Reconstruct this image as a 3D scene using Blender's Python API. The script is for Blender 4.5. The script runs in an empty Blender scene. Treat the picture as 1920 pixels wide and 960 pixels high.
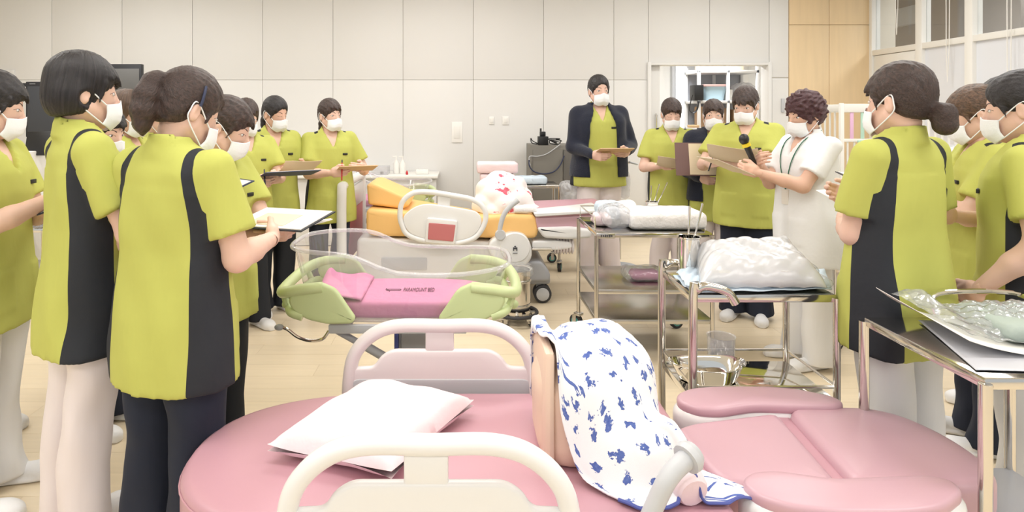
import bpy, bmesh, math, random
import numpy as np
from mathutils import Vector, Matrix, Euler
PI = math.pi
SC = bpy.context.scene
COL = SC.collection
random.seed(7)
np.random.seed(7)

# ---------------------------------------------------------------- camera, world, light, exposure
F, VX, HY, CH = 1150.0, 870.0, 212.0, 1.45      # focal length in pixels, vanishing point, camera height
cd = bpy.data.cameras.new('camera')
cam = bpy.data.objects.new('camera', cd)
COL.objects.link(cam)
cam.location = (0, 0, CH)
cam.rotation_euler = (PI/2, 0, 0)
cd.sensor_width = 36.0
cd.lens = 36.0*F/1920
cd.shift_x = (960-VX)/1920
cd.shift_y = -(480-HY)/1920
cd.clip_start = 0.05
SC.camera = cam

wd = bpy.data.worlds.new('world')
SC.world = wd
wd.use_nodes = True
wd.node_tree.nodes['Background'].inputs[0].default_value = (0.92, 0.97, 1.0, 1)
wd.node_tree.nodes['Background'].inputs[1].default_value = 0.62

def area_light(name, loc, rot, sx, sy, power, color=(.985, .99, 1.0)):
    l = bpy.data.lights.new(name, 'AREA')
    l.shape = 'RECTANGLE'; l.size = sx; l.size_y = sy; l.energy = power; l.color = color
    o = bpy.data.objects.new(name, l); COL.objects.link(o)
    o.location = loc; o.rotation_euler = rot
    return o
CEIL = 3.15
for lx in (-3.6, -0.4, 2.8):
    for ly in (-1.0, 1.4, 3.6, 5.6):
        area_light('ceiling_lamp_light', (lx, ly, CEIL-0.06), (0, 0, 0), 1.9, .55, 24 if ly < 5 else 19)
area_light('storeroom_fill_light', (3.2, 8.6, 2.6), (0, 0, 0), 1.0, .4, 48)  # unseen fill light without a fixture, power raised to brighten the storeroom shelves
area_light('corridor_fill_light', (5.6, 4.6, 3.0), (0, 0, 0), .5, 5.0, 55)  # added fill light, no fixture: keeps the room beyond the upper windows from going black

SC.view_settings.view_transform = 'Standard'
SC.view_settings.look = 'None'
SC.view_settings.exposure = 0.23
SC.view_settings.gamma = 1.0
SC.view_settings.use_curve_mapping = False
SC.cycles.use_denoising = True
SC.cycles.max_bounces = 10
SC.cycles.transparent_max_bounces = 24
SC.cycles.caustics_reflective = False
SC.cycles.caustics_refractive = False
SC.cycles.sample_clamp_indirect = 8

# ---------------------------------------------------------------- placing from the photograph
def W(px, py, d):
    return Vector(((px-VX)*d/F, d, CH-(py-HY)*d/F))
def WZ(px, py, z):
    d = (CH-z)*F/(py-HY)
    return Vector(((px-VX)*d/F, d, z))

# ---------------------------------------------------------------- materials
def lin(c):
    r = []
    for v in c[:3]:
        v = v/255.0
        r.append(v/12.92 if v <= .04045 else ((v+.055)/1.055)**2.4)
    return (r[0], r[1], r[2], 1)
def mat(name, col, rough=.5, metal=0.0, var=0.0, vscale=6.0, bump=0.0, bscale=40.0, coat=0.0, trans=0.0, emis=None,
        estr=0.0, spec=.5, sheen=0.0, stretch=None, rand=0.0, sss=0.0, alpha=1.0):
    m = bpy.data.materials.new(name)
    m.use_nodes = True
    nt = m.node_tree
    b = nt.nodes['Principled BSDF']
    c = lin(col)
    b.inputs['Base Color'].default_value = c
    b.inputs['Roughness'].default_value = rough
    b.inputs['Metallic'].default_value = metal
    b.inputs['Coat Weight'].default_value = coat
    b.inputs['Specular IOR Level'].default_value = spec
    b.inputs['Sheen Weight'].default_value = sheen
    b.inputs['Transmission Weight'].default_value = trans
    b.inputs['Alpha'].default_value = alpha
    if sss:
        b.inputs['Subsurface Weight'].default_value = sss
        b.inputs['Subsurface Radius'].default_value = (.012, .005, .003)
    if emis:
        b.inputs['Emission Color'].default_value = lin(emis)
        b.inputs['Emission Strength'].default_value = estr
    tc = nt.nodes.new('ShaderNodeTexCoord')
    src = tc.outputs['Object']
    if stretch:
        mp = nt.nodes.new('ShaderNodeMapping')
        mp.inputs['Scale'].default_value = stretch
        nt.links.new(src, mp.inputs['Vector']); src = mp.outputs['Vector']
    last = None
    if var or rand:
        n = nt.nodes.new('ShaderNodeTexNoise')
        n.inputs['Scale'].default_value = vscale
        n.inputs['Detail'].default_value = 4
        nt.links.new(src, n.inputs['Vector'])
        mr = nt.nodes.new('ShaderNodeMapRange')
        mr.inputs['From Min'].default_value = .25; mr.inputs['From Max'].default_value = .75
        mr.inputs['To Min'].default_value = 1-var; mr.inputs['To Max'].default_value = 1+var*.6
        nt.links.new(n.outputs['Fac'], mr.inputs['Value'])
        val = mr.outputs['Result']
        if rand:
            oi = nt.nodes.new('ShaderNodeObjectInfo')
            mr2 = nt.nodes.new('ShaderNodeMapRange')
            mr2.inputs['To Min'].default_value = 1-rand; mr2.inputs['To Max'].default_value = 1+rand*.5
            nt.links.new(oi.outputs['Random'], mr2.inputs['Value'])
            mu = nt.nodes.new('ShaderNodeMath'); mu.operation = 'MULTIPLY'
            nt.links.new(val, mu.inputs[0]); nt.links.new(mr2.outputs['Result'], mu.inputs[1])
            val = mu.outputs[0]
        vm = nt.nodes.new('ShaderNodeVectorMath'); vm.operation = 'SCALE'
        vm.inputs[0].default_value = c[:3]
        nt.links.new(val, vm.inputs['Scale'])
        nt.links.new(vm.outputs[0], b.inputs['Base Color'])
    if bump:
        n2 = nt.nodes.new('ShaderNodeTexNoise')
        n2.inputs['Scale'].default_value = bscale
        n2.inputs['Detail'].default_value = 3
        nt.links.new(src, n2.inputs['Vector'])
        bp = nt.nodes.new('ShaderNodeBump')
        bp.inputs['Strength'].default_value = bump
        bp.inputs['Distance'].default_value = .01
        nt.links.new(n2.outputs['Fac'], bp.inputs['Height'])
        nt.links.new(bp.outputs['Normal'], b.inputs['Normal'])
    return m

def film_mat(name, tint, rough=.08, opac=.12, ior=1.45, bump=0.0, bscale=14.0, body=(250, 250, 252)):
    """clear plastic: see-through with a glossy skin and a little milky body"""
    m = bpy.data.materials.new(name); m.use_nodes = True
    nt = m.node_tree; nt.nodes.clear()
    out = nt.nodes.new('ShaderNodeOutputMaterial')
    tr = nt.nodes.new('ShaderNodeBsdfTransparent'); tr.inputs[0].default_value = lin(tint)
    gl = nt.nodes.new('ShaderNodeBsdfGlossy'); gl.inputs['Roughness'].default_value = rough
    df = nt.nodes.new('ShaderNodeBsdfDiffuse'); df.inputs[0].default_value = lin(body)
    lw = nt.nodes.new('ShaderNodeLayerWeight'); lw.inputs[0].default_value = .5
    pw = nt.nodes.new('ShaderNodeMath'); pw.operation = 'POWER'; pw.inputs[1].default_value = 4.0
    nt.links.new(lw.outputs['Facing'], pw.inputs[0])
    fr = nt.nodes.new('ShaderNodeMath'); fr.operation = 'MULTIPLY_ADD'; fr.inputs[1].default_value = .7; fr.inputs[2].default_value = .075
    nt.links.new(pw.outputs[0], fr.inputs[0])
    m1 = nt.nodes.new('ShaderNodeMixShader'); m1.inputs[0].default_value = opac
    m2 = nt.nodes.new('ShaderNodeMixShader')
    nt.links.new(tr.outputs[0], m1.inputs[1]); nt.links.new(df.outputs[0], m1.inputs[2])
    nt.links.new(fr.outputs[0], m2.inputs[0]); nt.links.new(m1.outputs[0], m2.inputs[1]); nt.links.new(gl.outputs[0], m2.inputs[2])
    nt.links.new(m2.outputs[0], out.inputs[0])
    if bump:
        tc = nt.nodes.new('ShaderNodeTexCoord')
        v = nt.nodes.new('ShaderNodeTexVoronoi'); v.feature = 'DISTANCE_TO_EDGE'; v.inputs['Scale'].default_value = bscale
        n = nt.nodes.new('ShaderNodeTexNoise'); n.inputs['Scale'].default_value = bscale*.6; n.inputs['Detail'].default_value = 5
        nt.links.new(tc.outputs['Object'], n.inputs['Vector'])
        nt.links.new(tc.outputs['Object'], v.inputs['Vector'])
        ad = nt.nodes.new('ShaderNodeMath'); ad.operation = 'ADD'
        nt.links.new(v.outputs['Distance'], ad.inputs[0]); nt.links.new(n.outputs['Fac'], ad.inputs[1])
        bp = nt.nodes.new('ShaderNodeBump'); bp.inputs['Strength'].default_value = bump; bp.inputs['Distance'].default_value = .02
        nt.links.new(ad.outputs[0], bp.inputs['Height'])
        for x in (gl, lw, df):
            nt.links.new(bp.outputs['Normal'], x.inputs['Normal'])
    return m

def hair_mat(name, col):
    m = bpy.data.materials.new(name); m.use_nodes = True
    nt = m.node_tree; b = nt.nodes['Principled BSDF']
    at = nt.nodes.new('ShaderNodeAttribute'); at.attribute_name = 'strand'
    n = nt.nodes.new('ShaderNodeTexNoise'); n.inputs['Scale'].default_value = 9.0; n.inputs['Detail'].default_value = 6
    n.inputs['Roughness'].default_value = .65
    nt.links.new(at.outputs['Vector'], n.inputs['Vector'])
    rp = nt.nodes.new('ShaderNodeValToRGB')
    c = lin(col)
    rp.color_ramp.elements[0].position = .35; rp.color_ramp.elements[0].color = (c[0]*.45, c[1]*.45, c[2]*.45, 1)
    rp.color_ramp.elements[1].position = .7; rp.color_ramp.elements[1].color = (c[0]*1.9, c[1]*1.8, c[2]*1.75, 1)
    nt.links.new(n.outputs['Fac'], rp.inputs[0])
    nt.links.new(rp.outputs[0], b.inputs['Base Color'])
    b.inputs['Roughness'].default_value = .42
    b.inputs['Specular IOR Level'].default_value = .5
    bp = nt.nodes.new('ShaderNodeBump'); bp.inputs['Strength'].default_value = .7; bp.inputs['Distance'].default_value = .006
    nt.links.new(n.outputs['Fac'], bp.inputs['Height']); nt.links.new(bp.outputs['Normal'], b.inputs['Normal'])
    return m

def flower_mat(name, scale, cut, ink, ink2, base, density=.55, distort=.9):
    """white cotton printed with scattered sprigs"""
    m = bpy.data.materials.new(name); m.use_nodes = True
    nt = m.node_tree; b = nt.nodes['Principled BSDF']
    at = nt.nodes.new('ShaderNodeAttribute'); at.attribute_name = 'print'
    n = nt.nodes.new('ShaderNodeTexNoise'); n.inputs['Scale'].default_value = scale*2.3; n.inputs['Detail'].default_value = 3
    nt.links.new(at.outputs['Vector'], n.inputs['Vector'])
    sb = nt.nodes.new('ShaderNodeVectorMath'); sb.operation = 'SUBTRACT'; sb.inputs[1].default_value = (.5, .5, .5)
    nt.links.new(n.outputs['Color'], sb.inputs[0])
    sc = nt.nodes.new('ShaderNodeVectorMath'); sc.operation = 'SCALE'; sc.inputs['Scale'].default_value = distort/scale
    nt.links.new(sb.outputs[0], sc.inputs[0])
    ad = nt.nodes.new('ShaderNodeVectorMath'); ad.operation = 'ADD'
    nt.links.new(at.outputs['Vector'], ad.inputs[0]); nt.links.new(sc.outputs[0], ad.inputs[1])
    v = nt.nodes.new('ShaderNodeTexVoronoi'); v.voronoi_dimensions = '2D'; v.inputs['Scale'].default_value = scale; v.inputs['Randomness'].default_value = .55
    nt.links.new(ad.outputs[0], v.inputs['Vector'])
    n3 = nt.nodes.new('ShaderNodeTexNoise'); n3.inputs['Scale'].default_value = scale*7; n3.inputs['Detail'].default_value = 2
    nt.links.new(at.outputs['Vector'], n3.inputs['Vector'])
    m3 = nt.nodes.new('ShaderNodeMath'); m3.operation = 'MULTIPLY_ADD'; m3.inputs[1].default_value = .5; m3.inputs[2].default_value = -.25
    nt.links.new(n3.outputs['Fac'], m3.inputs[0])
    a2 = nt.nodes.new('ShaderNodeMath'); a2.operation = 'ADD'
    nt.links.new(v.outputs['Distance'], a2.inputs[0]); nt.links.new(m3.outputs[0], a2.inputs[1])
    lt = nt.nodes.new('ShaderNodeMapRange'); lt.inputs['From Min'].default_value = cut; lt.inputs['From Max'].default_value = cut+.04
    lt.inputs['To Min'].default_value = 1; lt.inputs['To Max'].default_value = 0
    nt.links.new(a2.outputs[0], lt.inputs['Value'])
    mi = nt.nodes.new('ShaderNodeMix'); mi.data_type = 'RGBA'
    nt.links.new(n3.outputs['Fac'], mi.inputs['Factor'])
    mi.inputs[6].default_value = lin(ink); mi.inputs[7].default_value = lin(ink2)
    mo = nt.nodes.new('ShaderNodeMix'); mo.data_type = 'RGBA'
    nt.links.new(lt.outputs[0], mo.inputs['Factor'])
    mo.inputs[6].default_value = lin(base)
    nt.links.new(mi.outputs[2], mo.inputs[7])
    nt.links.new(mo.outputs[2], b.inputs['Base Color'])
    b.inputs['Roughness'].default_value = .9
    n4 = nt.nodes.new('ShaderNodeTexNoise'); n4.inputs['Scale'].default_value = 500
    bp = nt.nodes.new('ShaderNodeBump'); bp.inputs['Strength'].default_value = .25; bp.inputs['Distance'].default_value = .003
    nt.links.new(n4.outputs['Fac'], bp.inputs['Height']); nt.links.new(bp.outputs['Normal'], b.inputs['Normal'])
    return m

M = {}
M['lime'] = mat('lime_cloth', (190, 193, 98), .85, var=.04, vscale=3, bump=.6, bscale=11, stretch=(1, 1, .45))
M['black_cloth'] = mat('black_cloth', (36, 39, 46), .8, bump=.2, bscale=20)
M['navy'] = mat('navy_trousers', (31, 37, 54), .85, bump=.5, bscale=10, stretch=(1, 1, .3))
M['black_pants'] = mat('black_trousers', (30, 33, 40), .85, bump=.5, bscale=10, stretch=(1, 1, .3))
M['palepink'] = mat('pale_pink_trousers', (232, 222, 223), .85, bump=.7, bscale=9, stretch=(1, 1, .35))
M['white_pants'] = mat('white_trousers', (232, 231, 231), .85, bump=.7, bscale=9, stretch=(1, 1, .35))
M['white_cloth'] = mat('white_uniform_cloth', (238, 239, 241), .85, bump=.6, bscale=9)
M['knit'] = mat('navy_knit', (28, 33, 50), .95, bump=.5, bscale=150, sheen=.2)
M['skin'] = mat('skin', (228, 190, 172), .5, var=.05, vscale=14, sss=.12)
M['skin2'] = mat('skin_warm', (222, 180, 158), .5, var=.05, vscale=14, sss=.12)
M['mask'] = mat('mask_fabric', (242, 244, 248), .8, bump=.1, bscale=200)
M['eyewhite'] = mat('eye_white', (236, 232, 230), .3)
M['dark'] = mat('dark_brown', (38, 26, 24), .4)
M['shoe'] = mat('white_shoe', (240, 240, 242), .5, bump=.15, bscale=40)
M['sole'] = mat('shoe_sole', (214, 212, 210), .7)
M['hair_black'] = hair_mat('black_hair', (34, 31, 34))
M['hair_brown'] = hair_mat('dark_brown_hair', (58, 44, 40))
M['hair_mid'] = hair_mat('brown_hair', (88, 68, 54))
M['hair_red'] = hair_mat('reddish_curly_hair', (72, 42, 48))
M['wall'] = mat('cream_wall_board', (231, 230, 228), .7, var=.012, vscale=2, bump=.03, bscale=300)
M['wall_gap'] = mat('wall_joint', (222, 216, 204), .9)
M['wood'] = mat('maple_wall_board', (234, 208, 168), .55, var=.05, vscale=5, stretch=(4, 1, .35))
M['floor'] = mat('pale_maple_floor', (236, 219, 190), .34, var=.05, vscale=7, stretch=(.4, 5, 1), rand=.05, bump=.02, bscale=60)
M['white_frame'] = mat('white_frame_paint', (240, 238, 233), .45)
M['frost'] = mat('frosted_white_panel', (228, 230, 236), .35)
M['greyroom'] = mat('room_beyond_wall', (190, 178, 168), .8)
M['greyroom2'] = mat('room_beyond_pillar', (128, 118, 110), .8)
M['glass'] = film_mat('window_glass', (250, 252, 252), .02, .03)
M['ceil'] = mat('ceiling_board', (240, 238, 232), .9)
M['lamp'] = mat('lamp_diffuser', (255, 250, 240), .6, emis=(255, 248, 235), estr=1.5)
M['pinkv'] = mat('pink_vinyl', (198, 152, 164), .38, var=.02, vscale=3, bump=.06, bscale=7)
M['pinkv2'] = mat('pink_pad_vinyl', (202, 164, 175), .32, bump=.02, bscale=8)
M['pinksheet'] = mat('pink_cotton', (222, 146, 182), .85, var=.04, bump=.35, bscale=30)
M['palepinkcloth'] = mat('pale_pink_cotton', (243, 222, 227), .9, bump=.3, bscale=26)
M['plastic'] = mat('cream_white_plastic', (234, 234, 234), .32, coat=.2)
M['plastic2'] = mat('pinkish_white_plastic', (234, 226, 226), .38)
M['greyplastic'] = mat('grey_plastic', (168, 170, 176), .45)
M['lightgrey'] = mat('light_grey_plastic', (196, 198, 202), .4)
M['green'] = mat('pale_green_plastic', (206, 220, 164), .35, coat=.15)
M['steel'] = mat('stainless_steel', (214, 210, 204), .12, 1.0)
M['steelb'] = mat('brushed_steel', (206, 204, 200), .26, 1.0)
M['chrome'] = mat('polished_steel', (226, 224, 220), .06, 1.0)
M['rubber'] = mat('dark_rubber', (54, 54, 58), .6)
M['teal'] = mat('teal_caster', (96, 176, 170), .45)
M['orange'] = mat('orange_vinyl', (247, 200, 128), .55, bump=.3, bscale=9)
M['orange2'] = mat('pale_orange_vinyl', (250, 212, 168), .55, bump=.15, bscale=9)
M['rose'] = mat('dusty_rose_panel', (196, 116, 118), .5)
M['beige'] = mat('beige_manikin', (232, 205, 184), .45)
M['acrylic'] = film_mat('clear_acrylic', (250, 251, 252), .03, .11, 1.5)
M['acrylrim'] = film_mat('acrylic_rim', (248, 248, 250), .08, .24, 1.4, body=(255, 253, 254))
M['film'] = film_mat('clear_plastic_bag', (248, 250, 250), .14, .16, 1.5, bump=.7, bscale=13)
M['film2'] = film_mat('milky_plastic_bag', (250, 250, 252), .16, .42, 1.5, bump=.9, bscale=14)
M['filmw'] = film_mat('white_plastic_bag', (250, 250, 252), .25, .50, 1.45, bump=.22, bscale=6)
M['towel'] = mat('white_towel', (244, 242, 243), .95, bump=.5, bscale=60)
M['bluepad'] = mat('pale_blue_pad', (206, 222, 236), .9, bump=.5, bscale=30)
M['paper'] = mat('white_paper', (240, 236, 230), .85)
M['tanpaper'] = mat('cream_paper', (230, 212, 184), .85)
M['tanboard'] = mat('tan_board', (214, 180, 138), .7)
M['blackboard'] = mat('black_board', (38, 42, 50), .5)
M['navyboard'] = mat('navy_board', (48, 56, 84), .5)
M['brownfold'] = mat('brown_folder', (116, 88, 84), .6)
M['redtrim'] = mat('red_trim', (170, 40, 50), .6)
M['cabinet'] = mat('grey_cabinet', (124, 120, 112), .55)
M['cabinetd'] = mat('dark_grey_cabinet', (104, 100, 94), .55)
M['screen'] = mat('dark_screen', (66, 69, 76), .5)
M['screend'] = mat('black_bezel', (42, 44, 50), .45)
M['screeng'] = mat('grey_screen', (108, 108, 108), .5)
M['black'] = mat('black_plastic', (30, 30, 32), .4)
M['yellow'] = mat('yellow_ring', (232, 204, 40), .4)
M['ink'] = mat('print_ink', (110, 45, 80), .8)
M['inkdark'] = mat('dark_ink', (60, 62, 70), .6)
M['greenstrap'] = mat('green_lanyard', (30, 110, 80), .7)
M['bluebin'] = mat('pale_blue_tub', (178, 205, 218), .5)
M['pinklid'] = mat('pink_tub_lid', (232, 190, 186), .5)
M['cardboard'] = mat('cardboard', (172, 140, 108), .85)
M['shelfwhite'] = mat('white_shelf_metal', (226, 226, 226), .5)
M['red'] = mat('red_drawer', (196, 44, 52), .45)
M['pastel_pink'] = mat('pastel_pink_slat', (234, 190, 222), .5)
M['pastel_green'] = mat('pastel_green_slat', (188, 222, 204), .5)
M['pastel_yellow'] = mat('pastel_yellow_slat', (232, 236, 150), .5)
M['greengrey'] = mat('grey_green_cloth', (172, 184, 176), .9, bump=.5, bscale=30)
M['slate'] = mat('slate_grey_cloth', (84, 98, 110), .8, bump=.5, bscale=30)
M['greypad'] = mat('grey_reflective_sheet', (206, 207, 214), .3)
M['blueprint'] = flower_mat('blue_sprig_cotton', 15.5, .175, (46, 68, 150), (120, 142, 204), (246, 246, 249))
M['redprint'] = flower_mat('red_print_cotton', 4.2, .17, (214, 62, 92), (236, 140, 156), (248, 243, 243), distort=1.6)
M['hem'] = mat('blue_hem', (86, 96, 164), .8)
M['windowlight'] = mat('daylight_pane', (255, 255, 255), .5, emis=(250, 253, 255), estr=1.6)
M['switch'] = mat('switch_plate', (246, 244, 240), .4)

# ---------------------------------------------------------------- object helpers
OFF = Vector((0, 0, 0))
def begin(p):
    global OFF
    OFF = Vector(p)
def link(name, me, parent=None):
    o = bpy.data.objects.new(name, me); COL.objects.link(o)
    if parent: o.parent = parent
    return o
def mesh_np(name, V, Fc, material, parent=None, smooth=True, label=None):
    me = bpy.data.meshes.new(name)
    V = np.asarray(V, dtype=np.float32); Fc = np.asarray(Fc, dtype=np.int32)
    k = Fc.shape[1]
    me.vertices.add(len(V)); me.vertices.foreach_set('co', V.ravel())
    me.loops.add(Fc.size); me.loops.foreach_set('vertex_index', Fc.ravel())
    me.polygons.add(len(Fc))
    me.polygons.foreach_set('loop_start', np.arange(0, Fc.size, k, dtype=np.int32))
    me.polygons.foreach_set('use_smooth', np.full(len(Fc), smooth))
    me.materials.append(M[material])
    me.update(calc_edges=True)
    o = link(name, me, parent)
    if label: o['label'] = label
    return o
def thing(name, label, cat, loc=(0, 0, 0), rotz=0.0, group=None, scale=1.0):
    o = bpy.data.objects.new(name, None); COL.objects.link(o)
    o.empty_display_size = .1
    o.location = loc; o.rotation_euler = (0, 0, rotz); o.scale = (scale,)*3
    o['label'] = label; o['category'] = cat
    if group: o['group'] = group
    return o
def tag(o, label, cat, group=None, kind=None):
    o['label'] = label; o['category'] = cat
    if group: o['group'] = group
    if kind: o['kind'] = kind
    return o

def smooth_path(pts, n=8, closed=False):
    P = [Vector(p) for p in pts]
    if len(P) < 3: return P
    out = []
    N = len(P)
    rng = range(N if closed else N-1)
    for i in rng:
        p1, p2 = P[i], P[(i+1) % N]
        p0 = P[i-1] if (closed or i > 0) else p1*2-p2
        p3 = P[(i+2) % N] if (closed or i+2 < N) else p2*2-p1
        for k in range(n):
            t = k/n
            out.append(.5*((2*p1)+(p2-p0)*t+(2*p0-5*p1+4*p2-p3)*t*t+(3*p1-p0-3*p2+p3)*t**3))
    if not closed: out.append(P[-1])
    return out

class MB:
    def __init__(s):
        s.bm = bmesh.new()
    def box(s, c, size, rz=0.0, bev=0.0, rx=0.0, ry=0.0, seg=2):
        r = bmesh.ops.create_cube(s.bm, size=1.0)
        vs = r['verts']
        bmesh.ops.scale(s.bm, vec=Vector(size), verts=vs)
        if bev:
            es = list({e for v in vs for e in v.link_edges})
            g = bmesh.ops.bevel(s.bm, geom=es, offset=min(bev, min(size)*.49), segments=seg, profile=.5, affect='EDGES')
            vs = list({v for f in g['faces'] for v in f.verts} | {v for v in vs if v.is_valid})
        m = Matrix.Translation(Vector(c)) @ Euler((rx, ry, rz)).to_matrix().to_4x4()
        bmesh.ops.transform(s.bm, matrix=m, verts=vs)
        return s
    def rng(s, x0, x1, y0, y1, z0, z1, bev=0.0):
        return s.box(((x0+x1)/2, (y0+y1)/2, (z0+z1)/2), (abs(x1-x0), abs(y1-y0), abs(z1-z0)), bev=bev)
    def tube(s, pts, r, seg=10, smooth=0, closed=False, flat=1.0, up=None, caps=True):
        P = smooth_path(pts, smooth, closed) if smooth else [Vector(p) for p in pts]
        n = len(P)
        rf = r if callable(r) else (lambda t: r)
        rings = []
        N = None
        for i, p in enumerate(P):
            a = P[(i-1) % n] if (closed or i > 0) else P[0]
            b = P[(i+1) % n] if (closed or i < n-1) else P[-1]
            t = (b-a)
            if t.length < 1e-9: t = Vector((0, 0, 1))
            t.normalize()
            if up is not None:
                N = Vector(up) - t*t.dot(Vector(up)); N.normalize()
            elif N is None:
                N = t.orthogonal().normalized()
            else:
                N = N - t*t.dot(N)
                N = N.normalized() if N.length > 1e-6 else t.orthogonal().normalized()
            B = t.cross(N)
            rr = rf(i/max(1, n-1))
            rings.append([s.bm.verts.new(p+(N*math.cos(2*PI*k/seg)*rr + B*math.sin(2*PI*k/seg)*rr*flat)) for k in range(seg)])
        for i in range(n if closed else n-1):
            A, Bq = rings[i], rings[(i+1) % n]
            for k in range(seg):
                s.bm.faces.new((A[k], A[(k+1) % seg], Bq[(k+1) % seg], Bq[k]))
        if not closed and caps:
            s.bm.faces.new(rings[0][::-1]); s.bm.faces.new(rings[-1])
        return s
    def cyl(s, a, b, r, r2=None, seg=14):
        r2 = r if r2 is None else r2
        return s.tube([a, b], lambda t: r+(r2-r)*t, seg=seg)
    def lathe(s, prof, c=(0, 0, 0), seg=24, axis='z', caps=False):
        c = Vector(c)
        rings = []
        for (r, z) in prof:
            ring = []
            for k in range(seg):
                a = 2*PI*k/seg
                if axis == 'z': v = Vector((r*math.cos(a), r*math.sin(a), z))
                elif axis == 'x': v = Vector((z, r*math.cos(a), r*math.sin(a)))
                else: v = Vector((r*math.sin(a), z, r*math.cos(a)))
                ring.append(s.bm.verts.new(c+v))
            rings.append(ring)
        for A, B in zip(rings, rings[1:]):
            for k in range(seg):
                s.bm.faces.new((A[k], A[(k+1) % seg], B[(k+1) % seg], B[k]))
        if caps:
            s.bm.faces.new(rings[0][::-1]); s.bm.faces.new(rings[-1])
        return s
    def sph(s, c, r, seg=16, rings=10, R=None):
        g = bmesh.ops.create_uvsphere(s.bm, u_segments=seg, v_segments=rings, radius=1.0)
        r = (r, r, r) if not hasattr(r, '__len__') else r
        m = Matrix.Translation(Vector(c)) @ (R.to_4x4() if R else Matrix()) @ Matrix.Diagonal((*r, 1))
        bmesh.ops.transform(s.bm, matrix=m, verts=g['verts'])
        return s
    def slab(s, outline, th, bev=0.0, seg=3, dome=0.0, axis='z'):
        """outline: 3D points of the top face; extruded by the vector th, with rounded rim"""
        th = Vector(th)
        P = [Vector(p) for p in outline]
        c = sum(P, Vector())/len(P)
        L = th.length; n = th/L
        layers = []
        if bev:
            for k in range(seg+1):
                a = (PI/2)*k/seg
                layers.append((bev*(1-math.sin(a)), bev*(1-math.cos(a))))
            for k in range(seg, -1, -1):
                a = (PI/2)*k/seg
                layers.append((bev*(1-math.sin(a)), L-bev*(1-math.cos(a))))
        else:
            layers = [(0, 0), (0, L)]
        # inward directions
        inw = []
        N = len(P)
        nn = Vector()
        for i in range(N): nn += (P[i]-c).cross(P[(i+1) % N]-c)
        nn.normalize()
        for i in range(N):
            t = (P[(i+1) % N]-P[i-1]).normalized()
            inw.append(nn.cross(t).normalized())
        rings = []
        for ins, dn in layers:
            rings.append([s.bm.verts.new(P[i]+inw[i]*ins+n*dn) for i in range(N)])
        for A, B in zip(rings, rings[1:]):
            for k in range(N):
                s.bm.faces.new((A[k], A[(k+1) % N], B[(k+1) % N], B[k]))
        cc = c.copy()
        # top cap as rings towards the centre (keeps shading clean)
        prev = rings[0]
        for f in (.75, .45, .18):
            ring = [s.bm.verts.new(c+(rings[0][i].co-c)*f - n*dome*(1-f*f)) for i in range(N)]
            for k in range(N):
                s.bm.faces.new((prev[(k+1) % N], prev[k], ring[k], ring[(k+1) % N]))
            prev = ring
        cv = s.bm.verts.new(c-n*dome)
        for k in range(N): s.bm.faces.new((prev[(k+1) % N], prev[k], cv))
        s.bm.faces.new(rings[-1])
        return s
    def grid(s, fn, nu, nv, closed_u=False):
        V = [[s.bm.verts.new(fn(i/nu, j/nv)) for j in range(nv+1)] for i in range(nu+(0 if closed_u else 1))]
        n = len(V)
        for i in range(n if closed_u else n-1):
            for j in range(nv):
                s.bm.faces.new((V[i][j], V[(i+1) % n][j], V[(i+1) % n][j+1], V[i][j+1]))
        return s
    def build(s, name, material, parent=None, smooth=True, solid=0.0, label=None, local=False, sub=0, angle=None, recalc=True):
        if recalc: bmesh.ops.recalc_face_normals(s.bm, faces=s.bm.faces)
        if not local:
            bmesh.ops.translate(s.bm, vec=-OFF, verts=s.bm.verts)
        me = bpy.data.meshes.new(name)
        s.bm.to_mesh(me); s.bm.free()
        me.materials.append(M[material])
        if smooth:
            me.polygons.foreach_set('use_smooth', np.full(len(me.polygons), True))
            me.set_sharp_from_angle(angle=math.radians(angle or 42))
        o = link(name, me, parent)
        if parent is None and not local: o.location = OFF
        if solid:
            md = o.modifiers.new('thickness', 'SOLIDIFY'); md.thickness = solid; md.offset = 0
        if sub:
            md = o.modifiers.new('subdiv', 'SUBSURF'); md.levels = sub; md.render_levels = sub
        if label: o['label'] = label
        return o

def print_attr(o, coords):
    a = o.data.attributes.new('print', 'FLOAT_VECTOR', 'POINT')
    a.data.foreach_set('vector', np.asarray(coords, dtype=np.float32).ravel())

# ---------------------------------------------------------------- signed-distance modelling (numpy)
def nrm(v):
    v = np.asarray(v, float); return v/np.linalg.norm(v)
def ell(P, c, r):
    q = P-np.asarray(c); r = np.asarray(r, float)
    k0 = np.sqrt(((q/r)**2).sum(1)); k1 = np.sqrt(((q/(r*r))**2).sum(1))+1e-9
    return k0*(k0-1)/k1
def cap(P, a, b, ra, rb):
    a = np.asarray(a, float); b = np.asarray(b, float)
    ba = b-a; t = np.clip(((P-a)@ba)/(ba@ba+1e-12), 0, 1)
    return np.linalg.norm(P-a-t[:, None]*ba, axis=1)-(ra+t*(rb-ra))
def smin(a, b, k):
    h = np.clip(.5+.5*(b-a)/k, 0, 1)
    return b+(a-b)*h-k*h*(1-h)
def smax(a, b, k): return -smin(-a, -b, k)
def rbox(P, c, h, r):
    q = np.abs(P-np.asarray(c))-np.asarray(h)+r
    return np.linalg.norm(np.maximum(q, 0), axis=1)+np.minimum(q.max(1), 0)-r
def loft(P, z, cx, cy, a, b, e=2.3):
    Z = P[:, 2]
    X = (P[:, 0]-np.interp(Z, z, cx)); Y = (P[:, 1]-np.interp(Z, z, cy))
    A = np.interp(Z, z, a); B = np.interp(Z, z, b)
    q = (np.abs(X/A)**e+np.abs(Y/B)**e)**(1/e)
    d = (q-1)*np.minimum(A, B)
    return np.maximum(d, np.maximum(Z-z[-1], z[0]-Z))

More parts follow.
